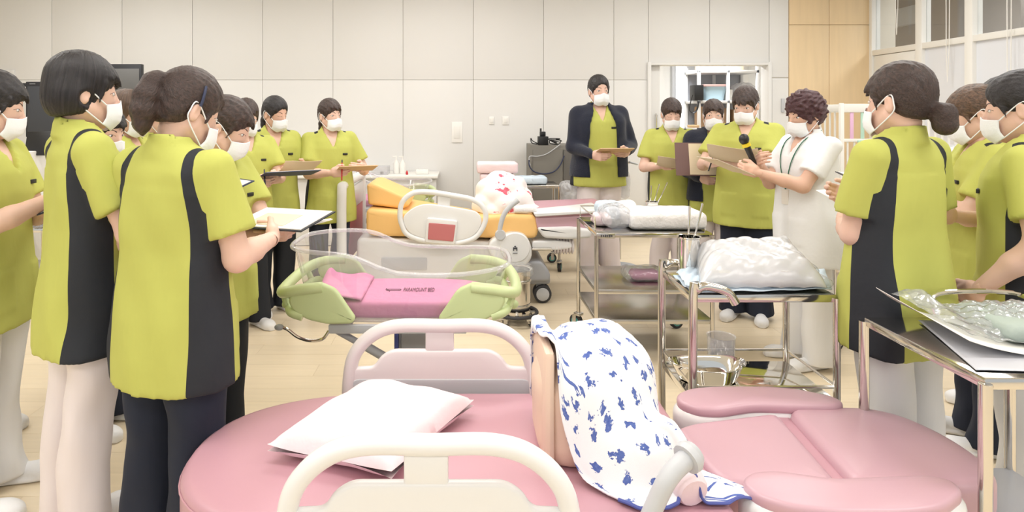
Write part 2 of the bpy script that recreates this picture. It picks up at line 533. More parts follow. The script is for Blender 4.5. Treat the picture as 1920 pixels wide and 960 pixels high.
def surfnet(D, lo, h):
    ins = D < 0
    s = [ins[i:D.shape[0]-1+i, j:D.shape[1]-1+j, k:D.shape[2]-1+k] for i in (0, 1) for j in (0, 1) for k in (0, 1)]
    cnt = sum(x.astype(np.int8) for x in s)
    act = (cnt > 0) & (cnt < 8)
    I = np.argwhere(act)
    ids = np.full(act.shape, -1, np.int64); ids[act] = np.arange(len(I))
    pos = np.zeros((len(I), 3)); num = np.zeros(len(I))
    cor = [(i, j, k) for i in (0, 1) for j in (0, 1) for k in (0, 1)]
    for a in cor:
        for ax in range(3):
            if a[ax] == 0:
                b = list(a); b[ax] = 1
                da = D[I[:, 0]+a[0], I[:, 1]+a[1], I[:, 2]+a[2]]
                db = D[I[:, 0]+b[0], I[:, 1]+b[1], I[:, 2]+b[2]]
                m = (da < 0) != (db < 0)
                t = np.where(m, da/np.where(da-db == 0, 1, da-db), 0)
                pa = np.array(a, float)[None]+0*pos
                pa[:, ax] += t
                pos += pa*m[:, None]; num += m
    pos = (pos/np.maximum(num, 1)[:, None]+I)*h+lo
    faces = []
    for ax in range(3):
        sl0 = [slice(None)]*3; sl1 = [slice(None)]*3
        sl0[ax] = slice(0, -1); sl1[ax] = slice(1, None)
        A = ins[tuple(sl0)]; B = ins[tuple(sl1)]
        o1, o2 = (ax+1) % 3, (ax+2) % 3
        ch = A != B
        E = np.argwhere(ch)
        ok = (E[:, o1] > 0) & (E[:, o2] > 0) & (E[:, o1] < D.shape[o1]-1) & (E[:, o2] < D.shape[o2]-1)
        E = E[ok]
        fl = A[E[:, 0], E[:, 1], E[:, 2]]
        q = []
        for (u, v) in ((0, 0), (-1, 0), (-1, -1), (0, -1)):
            c = E.copy(); c[:, o1] += u; c[:, o2] += v
            q.append(ids[c[:, 0], c[:, 1], c[:, 2]])
        q = np.stack(q, 1)
        q[~fl] = q[~fl][:, ::-1]
        faces.append(q)
    return pos, np.concatenate(faces)

def sdf_mesh(f, lo, hi, h, B=6):
    lo = np.asarray(lo, float); hi = np.asarray(hi, float)
    nb = np.maximum(1, np.ceil((hi-lo)/h/B).astype(int))
    bi = np.stack(np.meshgrid(*[np.arange(n) for n in nb], indexing='ij'), -1).reshape(-1, 3)
    ctr = lo+(bi*B+(B-1)/2)*h
    dc = f(ctr)
    act = np.abs(dc) < h*B*.9*1.25+.012
    D = np.repeat(np.repeat(np.repeat(dc.reshape(nb), B, 0), B, 1), B, 2)
    off = np.stack(np.meshgrid(*[np.arange(B)]*3, indexing='ij'), -1).reshape(-1, 3)
    ab = bi[act]
    if len(ab):
        idx = (ab[:, None]*B+off[None]).reshape(-1, 3)
        D[idx[:, 0], idx[:, 1], idx[:, 2]] = f(lo+idx*h)
    return surfnet(D, lo, h)

def folds(P, seed, amp, fx=22., fz=4.):
    rs = np.random.RandomState(seed)
    o = np.zeros(len(P))
    for i in range(4):
        a = rs.uniform(0, 2*PI); k = fx*rs.uniform(.5, 1.4)
        w = rs.uniform(-1, 1)*fz
        ph = rs.uniform(0, 2*PI)
        o += np.sin(P[:, 0]*k*math.cos(a)+P[:, 1]*k*math.sin(a)+P[:, 2]*w+ph+1.3*np.sin(P[:, 2]*rs.uniform(4, 11)+ph*2+P[:, 0]*6))
    return o*amp/4
def split_field(V, Q, g):
    """cut quads along g=0; returns (V, tris inside, tris outside)"""
    T = np.concatenate([Q[:, [0, 1, 2]], Q[:, [0, 2, 3]]])
    s = g[T] > 0
    n = s.sum(1)
    tin = [T[n == 3]]; tout = [T[n == 0]]
    mix = T[(n > 0) & (n < 3)]; sm = s[(n > 0) & (n < 3)]
    V = list(V); cache = {}
    def mid(a, b):
        k = (a, b) if a < b else (b, a)
        if k not in cache:
            t = g[a]/(g[a]-g[b]); V.append(V[a]+(V[b]-V[a])*t); cache[k] = len(V)-1
        return cache[k]
    ti, to = [], []
    for t, q in zip(mix.tolist(), sm.tolist()):
        c = sum(q)
        lone = q.index(True) if c == 1 else q.index(False)
        a, b, d = t[lone], t[(lone+1) % 3], t[(lone+2) % 3]
        ab, ad = mid(a, b), mid(a, d)
        one, two = (ti, to) if c == 1 else (to, ti)
        one.append((a, ab, ad)); two += [(ab, b, d), (ab, d, ad)]
    if ti: tin.append(np.array(ti)); tout.append(np.array(to))
    return np.array(V), np.concatenate(tin), np.concatenate(tout)
def compact(V, T):
    u, inv = np.unique(T, return_inverse=True)
    return V[u], inv.reshape(T.shape)
# ---------------------------------------------------------------- people
# body frame: 1.6 m tall, faces -Y, person's left is +X; the root empty scales it to the real height
ZT = np.array([.62, .72, .84, .94, 1.04, 1.14, 1.22, 1.275, 1.32, 1.36])
AT = np.array([.200, .196, .188, .178, .172, .176, .176, .160, .110, .062])
BT = np.array([.138, .134, .128, .118, .112, .114, .108, .094, .070, .052])
CYT = np.array([.005, .003, .0, -.002, -.004, -.006, -.004, .004, .012, .016])

def head_sdf(p):
    cran = ell(p, (0, .012, .142), (.072, .089, .084))
    face = ell(p, (0, -.024, .085), (.057, .068, .088))
    d = smin(cran, face, .025)
    ax = p.copy(); ax[:, 0] = np.abs(ax[:, 0])
    d = smin(d, cap(p, (0, -.05, .016), (0, -.058, .02), .024, .022), .035)
    d = smin(d, cap(ax, (.05, .0, .05), (.02, -.055, .012), .018, .012), .03)
    d = smax(d, -ell(ax, (.031, -.103, .106), (.019, .014, .011)), .014)
    d = smin(d, cap(p, (0, -.088, .112), (0, -.106, .075), .004, .009), .012)
    d = smin(d, ell(ax, (.009, -.099, .07), (.009, .008, .007)), .008)
    d = smin(d, ell(p, (0, -.088, .044), (.022, .009, .008)), .01)
    ear = ell(ax, (.074, .016, .092), (.009, .017, .030))
    ear = smax(ear, -ell(ax, (.084, .008, .094), (.008, .010, .018)), .006)
    d = smin(d, ear, .006)
    return d
def head_neck(p):
    return smin(head_sdf(p), cap(p, (0, .012, -.035), (0, .016, .06), .042, .049), .03)

def hair_sdf(style, seed, gd=(0, 0, -1), bangs=True):
    gd = np.array(gd)
    def f(p):
        ax = p.copy(); ax[:, 0] = np.abs(ax[:, 0])
        d = ell(p, (0, .016, .148), (.083, .102, .093))
        d = smin(d, ell(p, (0, .050, .095), (.070, .058, .075)), .03)
        if style in ('bob', 'short'):
            d = smin(d, ell(p, (0, .036, .085 if style == 'short' else .06), (.090, .078, .085 if style == 'short' else .12)), .02)
        op = ell(p, (0, -.112, .062), (.070, .088, .088)) if bangs else ell(p, (0, -.112, .070), (.066, .086, .100))+.004*np.exp(-(p[:, 0]/.008)**2)
        d = smax(d, -op, .012)
        if style == 'bob':
            d = smax(d, -ell(p, (0, -.08, -.01), (.075, .075, .10)), .01)
            d = np.maximum(d, -.055-p[:, 2])
        elif style == 'short':
            d = smax(d, -cap(ax, (.09, -.075, .04), (.092, .006, .082), .026, .026), .01)
            d = smax(d, .02-p[:, 2]+.25*(.06-p[:, 1]), .012)
        else:
            d = smax(d, -cap(ax, (.092, -.075, .035), (.094, .012, .082), .034, .032), .012)
            d = smax(d, .030-p[:, 2]+.35*(.09-p[:, 1]), .012)
        g = ell(p, (0, -.018, .11), (.064, .077, .096))
        if bangs and style != 'curly':
            wav = .008*np.sin(p[:, 0]*160+seed)+.006*np.sin(p[:, 0]*330+seed*2)
            lim = {'bunhi': .138, 'short': .138, 'bob': .146, 'bun': .150, 'loop': .142}.get(style, .156)
            b = np.maximum(np.abs(g-.007)-.007, np.maximum(lim+wav+.35*np.abs(p[:, 0]-.012)-p[:, 2]-.004, p[:, 1]+.03))
            d = smin(d, b, .008)
        d = smin(d, cap(ax, (.064, -.04, .14), (.069, -.03, .075), .009, .004), .008)
        if style == 'pony':
            T0 = np.array([0, .128, .155]); pts = [(0, .10, .155, .024), (*T0, .021)]+[(*(T0+gd*k+np.array([0, o, 0])), r) for k, o, r in ((.02, .018, .028), (.065, .036, .035), (.115, .046, .036), (.16, .050, .024), (.19, .050, .006))]
        elif style == 'lowpony':
            T0 = np.array([.004, .112, .06]); pts = [(0, .085, .075, .026), (*T0, .017)]+[(*(T0+gd*k+np.array([.004, o, 0])), r) for k, o, r in ((.03, .010, .025), (.07, .008, .026), (.12, .0, .012))]
        elif style == 'bun':
            pts = [(0, .09, .085, .03), (0, .118, .08, .034)]
        elif style == 'bunhi':
            pts = [(0, .085, .16, .03), (0, .118, .165, .034)]
        elif style == 'loop':
            pts = [(0, .08, .075, .034), (-.01, .108, .068, .014), (-.018, .125, .052, .036), (-.02, .127, .018, .036)]
        else: pts = []
        for a, b in zip(pts, pts[1:]):
            d = smin(d, cap(p, a[:3], b[:3], a[3], b[3]), .012)
        if style == 'curly':
            d = smin(d, ell(p, (0, .03, .13), (.090, .098, .10)), .02)
            d = smax(d, -ell(p, (0, -.118, .05), (.07, .09, .10)), .012)
            q = p*1.0
            n = np.sin(q[:, 0]*95+2*np.sin(q[:, 2]*80))*np.sin(q[:, 1]*90+2*np.sin(q[:, 0]*70))*np.sin(q[:, 2]*100+seed)
            d = d-.011*n-.006
        else:
            T = {'pony': (0, .11, .165), 'lowpony': (0, .095, .07), 'bun': (0, .1, .085), 'bunhi': (0, .1, .16), 'loop': (0, .09, .075)}.get(style, (0, .02, .26))
            v = p-np.array(T); v = v/(np.linalg.norm(v, axis=1)[:, None]+1e-6)
            if style in ('bob', 'short'):
                a = np.arctan2(p[:, 1]-.02, p[:, 0]); gr = np.sin(a*34+seed)+.6*np.sin(a*57+1)
            else:
                gr = np.sin(v[:, 0]*38+v[:, 2]*21+seed)+.6*np.sin(v[:, 0]*61-v[:, 1]*30)
            d = d-.0011*gr
        return d
    return f
def strand_coords(style, V):
    T = {'pony': (0, .11, .165), 'lowpony': (0, .095, .07), 'bun': (0, .1, .085), 'bunhi': (0, .1, .16), 'loop': (0, .09, .075)}.get(style)
    if style in ('bob', 'short'):
        a = np.arctan2(V[:, 1]-.02, V[:, 0])
        return np.stack([np.cos(a)*2.2, np.sin(a)*2.2, V[:, 2]*.8], 1)
    if style == 'curly' or T is None: return V*22
    v = V-np.array(T); L = np.linalg.norm(v, axis=1)[:, None]+1e-6
    return v/L*2.0+np.stack([V[:, 0]*6, 0*V[:, 0], 0*V[:, 0]], 1)*(L < .12)

def hand_sdf(p):
    """right-size grip: wrist at origin, fingers +X, thumb +Y, back of the hand +Z"""
    d = rbox(p, (.047, 0, -.002), (.040, .036, .0135), .012)
    d = smin(d, cap(p, (-.02, 0, 0), (.02, 0, 0), .024, .024), .02)
    d = smin(d, cap(p, (.02, .022, -.008), (.055, .030, -.012), .018, .013), .015)
    F4 = [(.0265, .040, .026, .020, .0088), (.0088, .044, .029, .022, .0090), (-.0088, .041, .027, .021, .0086), (-.0255, .033, .021, .018, .0077)]
    for i, (y, l1, l2, l3, r) in enumerate(F4):
        a = math.radians(34+4*i); b = a+math.radians(38); c = b+math.radians(22)
        x0 = .084-(.004 if i in (0, 2) else 0)-(.010 if i == 3 else 0)
        p0 = np.array([x0, y, -.002]); dy = -.04*(i-1.5)/1.5*0
        p1 = p0+l1*np.array([math.cos(a), dy, -math.sin(a)])
        p2 = p1+l2*np.array([math.cos(b), dy, -math.sin(b)])
        p3 = p2+l3*np.array([math.cos(c), dy, -math.sin(c)])
        f = cap(p, p0, p1, r*1.04, r); f = smin(f, cap(p, p1, p2, r, r*.93), .003); f = smin(f, cap(p, p2, p3, r*.93, r*.8), .003)
        d = smin(d, f, .0045)
    t = cap(p, (.028, .030, -.012), (.062, .052, -.020), .0135, .0110)
    t = smin(t, cap(p, (.062, .052, -.020), (.093, .050, -.028), .0108, .0085), .004)
    return smin(d, t, .007)
HV, HQ = sdf_mesh(hand_sdf, (-.03, -.055, -.10), (.165, .085, .035), .0034)
HV = HV*.96
def shoe_sdf(p):
    u = cap(p, (0, .055, .045), (0, -.11, .030), .038, .030)
    u = smin(u, ell(p, (0, -.13, .028), (.043, .055, .034)), .03)
    u = smin(u, cap(p, (0, .045, .05), (0, .035, .10), .036, .034), .025)
    u = np.maximum(u, .012-p[:, 2])
    s = loft(p[:, [0, 2, 1]]*np.array([1, 1, -1]), np.array([-.095, -.06, 0, .08, .14, .18]), np.zeros(6), np.full(6, .012), np.array([.028, .038, .036, .044, .042, .022]), np.full(6, .013), 3)
    return smin(u, s, .004)
SV, SQ = sdf_mesh(shoe_sdf, (-.07, -.21, -.01), (.07, .115, .15), .006)
SHOE = None

def ik(S, Wt, l1, l2, pole):
    S = np.array(S, float); Wt = np.array(Wt, float)
    v = Wt-S; L = np.linalg.norm(v)
    if L > (l1+l2)*.985:
        v = v/L*(l1+l2)*.985; L = np.linalg.norm(v); Wt = S+v
    n = v/L
    a = (l1*l1-l2*l2+L*L)/(2*L); h = math.sqrt(max(1e-6, l1*l1-a*a))
    pl = np.array(pole, float); pl = pl-n*(pl@n); pl = nrm(pl)
    return S+n*a+pl*h, Wt

PEOPLE = {}
def rotm(yaw, pitch, roll):
    return np.array(Euler((math.radians(pitch), math.radians(roll), math.radians(yaw)), 'XYZ').to_matrix())

def person(key, label, px, s, H, yaw, hyaw=0, pitch=8, roll=0, hair='lowpony', hcol='hair_brown', pants='navy', top='lime', near=False,
           L=(.10, -.30, 1.05), R=(-.10, -.30, 1.05), cardigan=False, wide=1.0, eyes='open', hem=.62, skin='skin', neckf=0.0,
           badge=True, thumbup=True, poleL=(.6, .5, -1), poleR=(-.6, .5, -1), bangs=True, stance=.0, group=None, at=None):
    seed = abs(hash(key)) % 1000 if False else sum(ord(c)*(i+3) for i, c in enumerate(key)) % 997
    loc = ((px-VX)/s, F/s, 0) if at is None else at
    sc = H/1.6
    root = thing('person', label, 'person', loc, math.radians(yaw), group, sc)
    hs = .0105 if near else .0135
    Rh = rotm(hyaw, pitch, roll)
    piv = np.array([0, .012-neckf, 1.365-neckf*.3])
    def toworld(V): return V@Rh.T+piv
    aw = wide
    ZTl = ZT.copy(); ZTl[0] = hem-.06
    AT2 = AT*aw; BT2 = BT*aw
    shS = {}
    E = {}; Wp = {}
    for sd, tgt, pole in ((1, L, poleL), (-1, R, poleR)):
        S = np.array([sd*.165*aw, .012, 1.275])
        E[sd], Wp[sd] = ik(S, tgt, .265, .235, pole)
        shS[sd] = S
    # ---- skin: torso, neck, arms, legs in one surface
    def body(P):
        t = np.maximum(loft(P, ZT, 0*ZT, CYT, AT2*.88-.008, BT2*.88-.008), .76-P[:, 2])
        t = smin(t, cap(P, (0, .012, 1.31), toworld(np.array([[0, .02, .03]]))[0], .044, .045), .02)
        for sd in (1, -1):
            sl = smin(cap(P, shS[sd], E[sd], .046, .038), cap(P, E[sd], E[sd]+(Wp[sd]-E[sd])*.4, .040, .038), .02)
            sl = smin(sl, cap(P, E[sd]+(Wp[sd]-E[sd])*.4, Wp[sd], .037, .0245), .015)
            t = smin(t, sl, .02)
            t = smin(t, cap(P, (sd*.085, .0, .80), (sd*.085, .012, .10), .055, .030), .03)
        return t
    ex = max(abs(E[1][0]), abs(E[-1][0]), abs(Wp[1][0]), abs(Wp[-1][0]), .25)+.08
    fy = min(Wp[1][1], Wp[-1][1], -.2)-.06
    by = max(E[1][1], E[-1][1], .15)+.08
    V, Q = sdf_mesh(body, (-ex, fy, .06), (ex, by, 1.44), .012 if near else .015)
    VV = [V]; QQ = [Q]; n = len(V)
    hv, hq = sdf_mesh(head_neck, (-.10, -.14, -.07), (.10, .12, .245), .0045 if near else .0055)
    VV.append(toworld(hv)); QQ.append(hq+n); n += len(hv)
    Hm = {}
    for sd in (1, -1):
        x = nrm(Wp[sd]-E[sd])
        up = np.array([0, -.25, 1.0]) if thumbup else np.array([-sd*1.0, -.2, .25])
        inw = np.array([-sd, 0, 0])
        x = nrm(x*.75+inw*.35+np.array([0, -.15, 0]))
        y = nrm(up-x*(up@x)); z = np.cross(x, y)
        hvv = HV.copy(); q = HQ
        # back of the hand faces outwards
        if z@np.array([sd, 0, 0]) < 0: z = -z; q = HQ[:, ::-1]
        Rm = np.stack([x, y, z], 1)
        VV.append(hvv@Rm.T+Wp[sd]); QQ.append(q+n); n += len(hvv)
        Hm[sd] = (Wp[sd], x, y, z)
    mesh_np('body', np.concatenate(VV), np.concatenate(QQ), skin, root)
    # ---- hair
    f = hair_sdf(hair, seed, Rh.T@np.array([0, 0, -1.0]), bangs)
    hv, hq = sdf_mesh(f, (-.125, -.14, -.13), (.125, .215, .28), .005 if near else .0065)
    o = mesh_np('hair', toworld(hv), hq, hcol, root)
    a = o.data.attributes.new('strand', 'FLOAT_VECTOR', 'POINT')
    a.data.foreach_set('vector', strand_coords(hair, hv).astype(np.float32).ravel())
    # ---- face pieces
    def surf(x, z, off=0.0):
        ys = np.linspace(-.14, -.03, 56)
        P = np.stack([np.full(56, x), ys, np.full(56, z)], 1)
        d = head_sdf(P); k = int(np.argmax(d < 0))
        return np.array([x, ys[k]-off, z])
    Rm = Matrix(Rh.tolist())
    for sd in (1, -1):
        c = surf(sd*.031, .106, -.003)
        if eyes == 'open':
            m = MB(); m.sph(toworld(c[None])[0], (.0135, .0045, .0058), 14, 8, Rm); e = m.build('eye', 'eyewhite', root, local=True)
            m = MB(); c2 = c+np.array([0, -.0025, 0]); m.sph(toworld(c2[None])[0], (.0058, .0032, .0058), 12, 8, Rm); m.build('iris', 'dark', e, local=True)
        pts = [surf(sd*(.031+dx), .106+(.0062-.0062*(dx/.015)**2 if eyes == 'open' else -.003+.003*(dx/.015)**2), .0008) for dx in np.linspace(-.015, .016, 7)]
        m = MB(); m.tube([Vector(toworld(p[None])[0]) for p in pts], .0010, 6); m.build('eyelash', 'dark', root, local=True)
        pts = [surf(sd*(.031+dx), .131+.003-.005*((dx-.003)/.016)**2, .0006) for dx in np.linspace(-.017, .019, 7)]
        m = MB(); m.tube([Vector(toworld(p[None])[0]) for p in pts], lambda t: .0022*(1-.6*t), 6); m.build('eyebrow', 'hair_brown' if hcol != 'hair_black' else 'dark', root, local=True)
    # ---- mask with pleats and ear loops
    def mk(u, v):
        a = (u*2-1)*math.radians(80)
        w = 1-.06*abs(v-.5)
        x = .0635*math.sin(a)*w
        bul = .010*math.sin(PI*min(1, v*1.02))
        tuck = .030*max(0, v-.62)**1.3*2.2
        pl = .0016*((v*4) % 1.0 if .2 < v < .85 else 0)
        y = -.026-(.078+bul-tuck+pl)*max(0, math.cos(a))**.62 - .006*math.exp(-(a/.35)**2)*(1-v)
        z = .080+.011*math.exp(-(a/.33)**2)-.010*(abs(a)/1.4)**2 - v*(.098-.034*(abs(a)/1.4)**2)
        return Vector(toworld(np.array([[x, y, z]]))[0])
    m = MB(); m.grid(mk, 26, 20)
    mo = m.build('face_mask', 'mask', root, solid=.0016, local=True)
    mo.data.polygons.foreach_set('use_smooth', np.full(len(mo.data.polygons), True))
    for sd in (1, -1):
        u = 1 if sd > 0 else 0
        a, b = mk(u, .03), mk(u, .97)
        e1 = Vector(toworld(np.array([[sd*.079, .022, .122]]))[0]); e2 = Vector(toworld(np.array([[sd*.081, .036, .092]]))[0])
        e3 = Vector(toworld(np.array([[sd*.075, .026, .062]]))[0])
        m = MB(); m.tube([a, e1, e2, e3, b], .0022, 6, smooth=5); m.build('ear_loop', 'mask', root, local=True)
    # ---- tunic
    sleeve_end = {}
    for sd in (1, -1):
        ax = nrm(E[sd]-shS[sd])
        sleeve_end[sd] = (shS[sd], shS[sd]+ax*.185, ax)
    def torso_d(P):
        return loft(P, ZTl, 0*ZT, CYT, AT2, BT2, 2.5)
    def sleeve_d(P):
        d = None
        for sd in (1, -1):
            S, e, ax = sleeve_end[sd]
            k = cap(P, S-ax*.01, e, .056, .070)
            k = np.maximum(k, (P-e)@ax)
            d = k if d is None else np.minimum(d, k)
        return d
    def shell(P, sleeves=True, fo=1.0):
        ax_ = P.copy(); ax_[:, 0] = np.abs(ax_[:, 0])
        d = torso_d(P)
        sh = cap(ax_, (.05, .014, 1.318), (.150*aw, .012, 1.292), .036, .044)
        d = smin(d, sh, .035)
        if sleeves: d = smin(d, sleeve_d(P), .022)
        lowk = np.clip((1.15-P[:, 2])/.4, .25, 1)
        d = d+folds(P, seed, .013*fo, 26, 3.5)*lowk
        d = d+folds(P, seed+5, .0065*fo, 34, 22)
        d = d+.0022*fo*np.exp(-((P[:, 2]-1.235)/.006)**2)*(P[:, 1] > 0)*(np.abs(P[:, 0]) < .15)
        return d
    white = top != 'lime'
    def tunic(P):
        ax_ = P.copy(); ax_[:, 0] = np.abs(ax_[:, 0])
        d = shell(P, not cardigan)
        # pockets low on the front
        pk = np.maximum(np.abs(ax_[:, 0]-.098)-.052, np.abs(P[:, 2]-.79)-.075)
        d = d-.005*np.clip(-pk/.006+.5, 0, 1)*(P[:, 1] < 0)
        # stand collar
        nc = np.array([0, .018-neckf*.4]); tz = P[:, 2]-.18*(P[:, 1]-.02)
        r = np.linalg.norm(P[:, :2]-nc, axis=1)
        col = np.maximum(np.abs(r-.066+.16*(tz-1.33))-.0065, np.abs(tz-1.346)-.036)
        d = smin(d, col, .010)
        # neck opening with V front
        d = np.maximum(d, -np.maximum(r-.050, 1.30-tz))
        vw = np.maximum(np.abs(P[:, 0])-np.clip((P[:, 2]-1.215)*.42, -.05, .06), P[:, 1]+.0)
        d = np.maximum(d, -vw)
        return np.maximum(d, hem-P[:, 2])
    ex2 = max(.27, abs(E[1][0])+.09, abs(E[-1][0])+.09)
    by2 = max(.2, E[1][1]+.1, E[-1][1]+.1)
    V, Q = sdf_mesh(tunic, (-ex2, min(-.22, E[1][1]-.1, E[-1][1]-.1), hem-.02), (ex2, by2, 1.42), hs)
    if not white:
        ax_ = np.abs(V[:, 0])
        xin = np.interp(V[:, 2], [.62, .85, 1.0, 1.12, 1.2, 1.27, 1.34], [.145, .143, .138, .132, .124, .112, .098])*aw
        xo = np.interp(V[:, 2], [1.10, 1.17, 1.24, 1.29, 1.36], [.9, .168, .150, .142, .138])*aw
        g = np.minimum(ax_-xin, xo-ax_)
        g = np.minimum(g, V[:, 1]+np.interp(V[:, 2], [1.1, 1.2], [.035, .02]))
        if not cardigan:
            g = np.minimum(g, sleeve_d(V)-torso_d(V)+.012)
        V2, ti, to = split_field(V, Q, g)
        a, b = compact(V2, to); mesh_np('tunic', a, b, 'lime', root)
        if len(ti):
            a, b = compact(V2, ti); mesh_np('side_panel', a, b, 'black_cloth', root, label='black side panels of the tunic')
    else:
        mesh_np('tunic', V, Q, 'white_cloth', root)
    if cardigan:
        def cdg(P):
            d = shell(P, False, .6)-.014
            arm = None
            for sd in (1, -1):
                k = smin(cap(P, shS[sd], E[sd], .064, .052), cap(P, E[sd], Wp[sd]-nrm(Wp[sd]-E[sd])*.012, .052, .037), .03)
                d = smin(d, k, .03)
            d = d+folds(P, seed+9, .007, 40, 25)
            op = np.interp(P[:, 2], [.8, 1.0, 1.2, 1.3, 1.36], [.100, .105, .095, .062, .05])*aw
            d = np.maximum(d, -np.maximum(np.abs(P[:, 0])-op, P[:, 1]-.0))
            r = np.linalg.norm(P[:, :2]-np.array([0, .018]), axis=1)
            d = np.maximum(d, -np.maximum(r-.070, 1.28-P[:, 2]))
            low = .78
            armz = np.minimum(cap(P, E[1], Wp[1], .06, .06), cap(P, E[-1], Wp[-1], .06, .06))
            d = np.maximum(d, np.where(armz < .0, -1, low-P[:, 2]))
            return d
        V, Q = sdf_mesh(cdg, (-ex2-.02, min(fy, -.24), .74), (ex2+.02, by2+.03, 1.42), hs)
        mesh_np('cardigan', V, Q, 'knit', root, label='navy knitted cardigan worn open')
    # ---- trousers
    zl = np.array([.035, .12, .30, .45, .60, .74, .86, .95])
    def pant(P):
        d = None
        for sd in (1, -1):
            cx = sd*np.array([.088, .088, .086, .084, .082, .082, .08, .07])+sd*stance*np.array([1, .9, .7, .5, .3, .1, 0, 0])
            k = loft(P, zl, cx, np.array([.012, .014, .018, .006, .0, 0, 0, 0]), np.array([.080, .075, .070, .072, .078, .086, .082, .07])*aw,
                     np.array([.092, .084, .076, .078, .086, .090, .080, .07])*aw, 2.2)
            d = k if d is None else smin(d, k, .012)
        d = smin(d, ell(P, (0, 0, .82), (.146*aw, .090*aw, .12)), .03)
        d = d+(folds(P, seed+2, .013, 24, 5)+folds(P, seed+3, .008, 34, 30))*np.clip((.74-P[:, 2])/.12, .15, 1)
        return np.maximum(d, .035-P[:, 2])
    V, Q = sdf_mesh(pant, (-.24*aw, -.17*aw, .02), (.24*aw, .17*aw, .98), hs)
    mesh_np('trousers', V, Q, pants, root)
    # ---- shoes
    global SHOE
    for sd in (1, -1):
        if SHOE is None:
            so = mesh_np('shoe', SV, SQ, 'shoe', root); SHOE = so.data
        else:
            so = link('shoe', SHOE, root)
        so.location = (sd*(.088+stance), -.015, 0.001); so.rotation_euler = (0, 0, sd*.16)
    if badge and not white:
        m = MB(); yb = -.108*aw
        P = np.stack([np.full(60, .085), np.linspace(-.2, -.02, 60), np.full(60, 1.175)], 1)
        dd = tunic(P); yb = P[int(np.argmax(dd < 0)), 1]
        m.box((.085, yb-.004, 1.172), (.038, .009, .016), bev=.002); m.build('name_badge', 'black', root, local=True, label='small black badge clip on the chest')
    mw = Matrix.Translation(Vector(loc)) @ Matrix.Rotation(math.radians(yaw), 4, 'Z') @ Matrix.Scale(sc, 4)
    info = dict(root=root, mw=mw, hand=Hm, Rh=Rh, piv=piv, tunic=tunic, sc=sc, yaw=math.radians(yaw))
    PEOPLE[key] = info
    return info

def local_frame(key, c, xdir, ydir):
    """sheet frame in world space from person-local centre and directions"""
    mw = PEOPLE[key]['mw']; R3 = mw.to_3x3().normalized()
    C = mw @ Vector(c); X = (R3 @ Vector(xdir)).normalized(); Y = (R3 @ Vector(ydir)); Y = (Y-X*Y.dot(X)).normalized()
    return C, X, Y, Y.cross(X)
def sheet(name, key, c, xdir, ydir, w, h, th, material, label, cat, group=None, curl=0.0, parts=(), flip=False):
    C, X, Y, N = local_frame(key, c, xdir, ydir)
    if flip: N = -N
    def P(u, v, n=0.0):
        return C+X*(u*w/2)+Y*(v*h/2)+N*(n+curl*(u*u*.5+v*v*.7-.4)+curl*.4*math.sin(u*2+v*3))
    begin(C)
    root = None
    if parts:
        root = thing(name, label, cat, C, 0, group)
    def sl(mb, n0, t, sx=1, sy=1, cx=0, cy=0):
        def f(n): return lambda a, b: P(cx+(a*2-1)*sx, cy+(b*2-1)*sy, n)
        mb.grid(f(n0), 10, 10); mb.grid(f(n0+t), 10, 10)
        top = [(0, k/10) for k in range(11)]
        for (fa) in (lambda t_: (t_, 0), lambda t_: (t_, 1), lambda t_: (0, t_), lambda t_: (1, t_)):
            mb.grid(lambda a, b: f(n0+t*b)(*fa(a)), 10, 1)
        bmesh.ops.remove_doubles(mb.bm, verts=mb.bm.verts, dist=1e-5)
        return mb
    if not parts:
        o = sl(MB(), 0, th).build(name, material, None, angle=50)
        return tag(o, label, cat, group)
    sl(MB(), 0, th).build('board', material, root, angle=50)
    n = th+.0006
    for (pn, pm, t, sx, sy, cx, cy, plab) in parts:
        sl(MB(), n, t, sx, sy, cx, cy).build(pn, pm, root, angle=50, label=plab)
        n += t+.0005
    return root
# ---------------------------------------------------------------- the room
def struct(o):
    o['kind'] = 'structure'
    return o
BD = 7.15                                   # depth of the back wall
XR = 4.73                                   # right-hand partition
begin((0, 0, 0))
fl = struct(MB().rng(-7.2, 6.6, -3.0, 10.4, -.12, -.003).build('floor', 'floor', smooth=False))
# planks: shared meshes, laid along X in staggered rows
rnd = random.Random(3)
PW, PL = .152, 1.25
pm = {}
def plank_mesh(Lx):
    k = round(Lx, 2)
    if k not in pm:
        b = MB(); b.box((0, 0, 0), (k-.0012, PW-.0012, .004)); o = b.build('plank', 'floor', None, smooth=False, local=True)
        me = o.data; bpy.data.objects.remove(o); pm[k] = me
    return pm[k]
y = .95; r = 0; cnt = 0
while y < BD-.05:
    xl = max(-7.2, -.80*(y)-.25); xr = min(XR, .95*y+.2)
    x0 = math.floor(xl/PL)*PL-PL+(r % 3)*PL/3
    while x0 < xr:
        a, b = max(x0, -7.1), min(x0+PL, XR)
        if b-a > .15 and b > xl and a < xr:
            o = link('plank', plank_mesh(round(b-a, 2)), fl)
            o.location = ((a+b)/2, y+PW/2, -.001+rnd.uniform(-.0002, .0002)-.001); cnt += 1
        x0 += PL
    y += PW; r += 1

def panel(parent, x0, x1, z0, z1, y0, y1, m, name='panel', bev=.003):
    return MB().rng(x0, x1, y0, y1, z0, z1, bev=bev).build(name, m, parent)
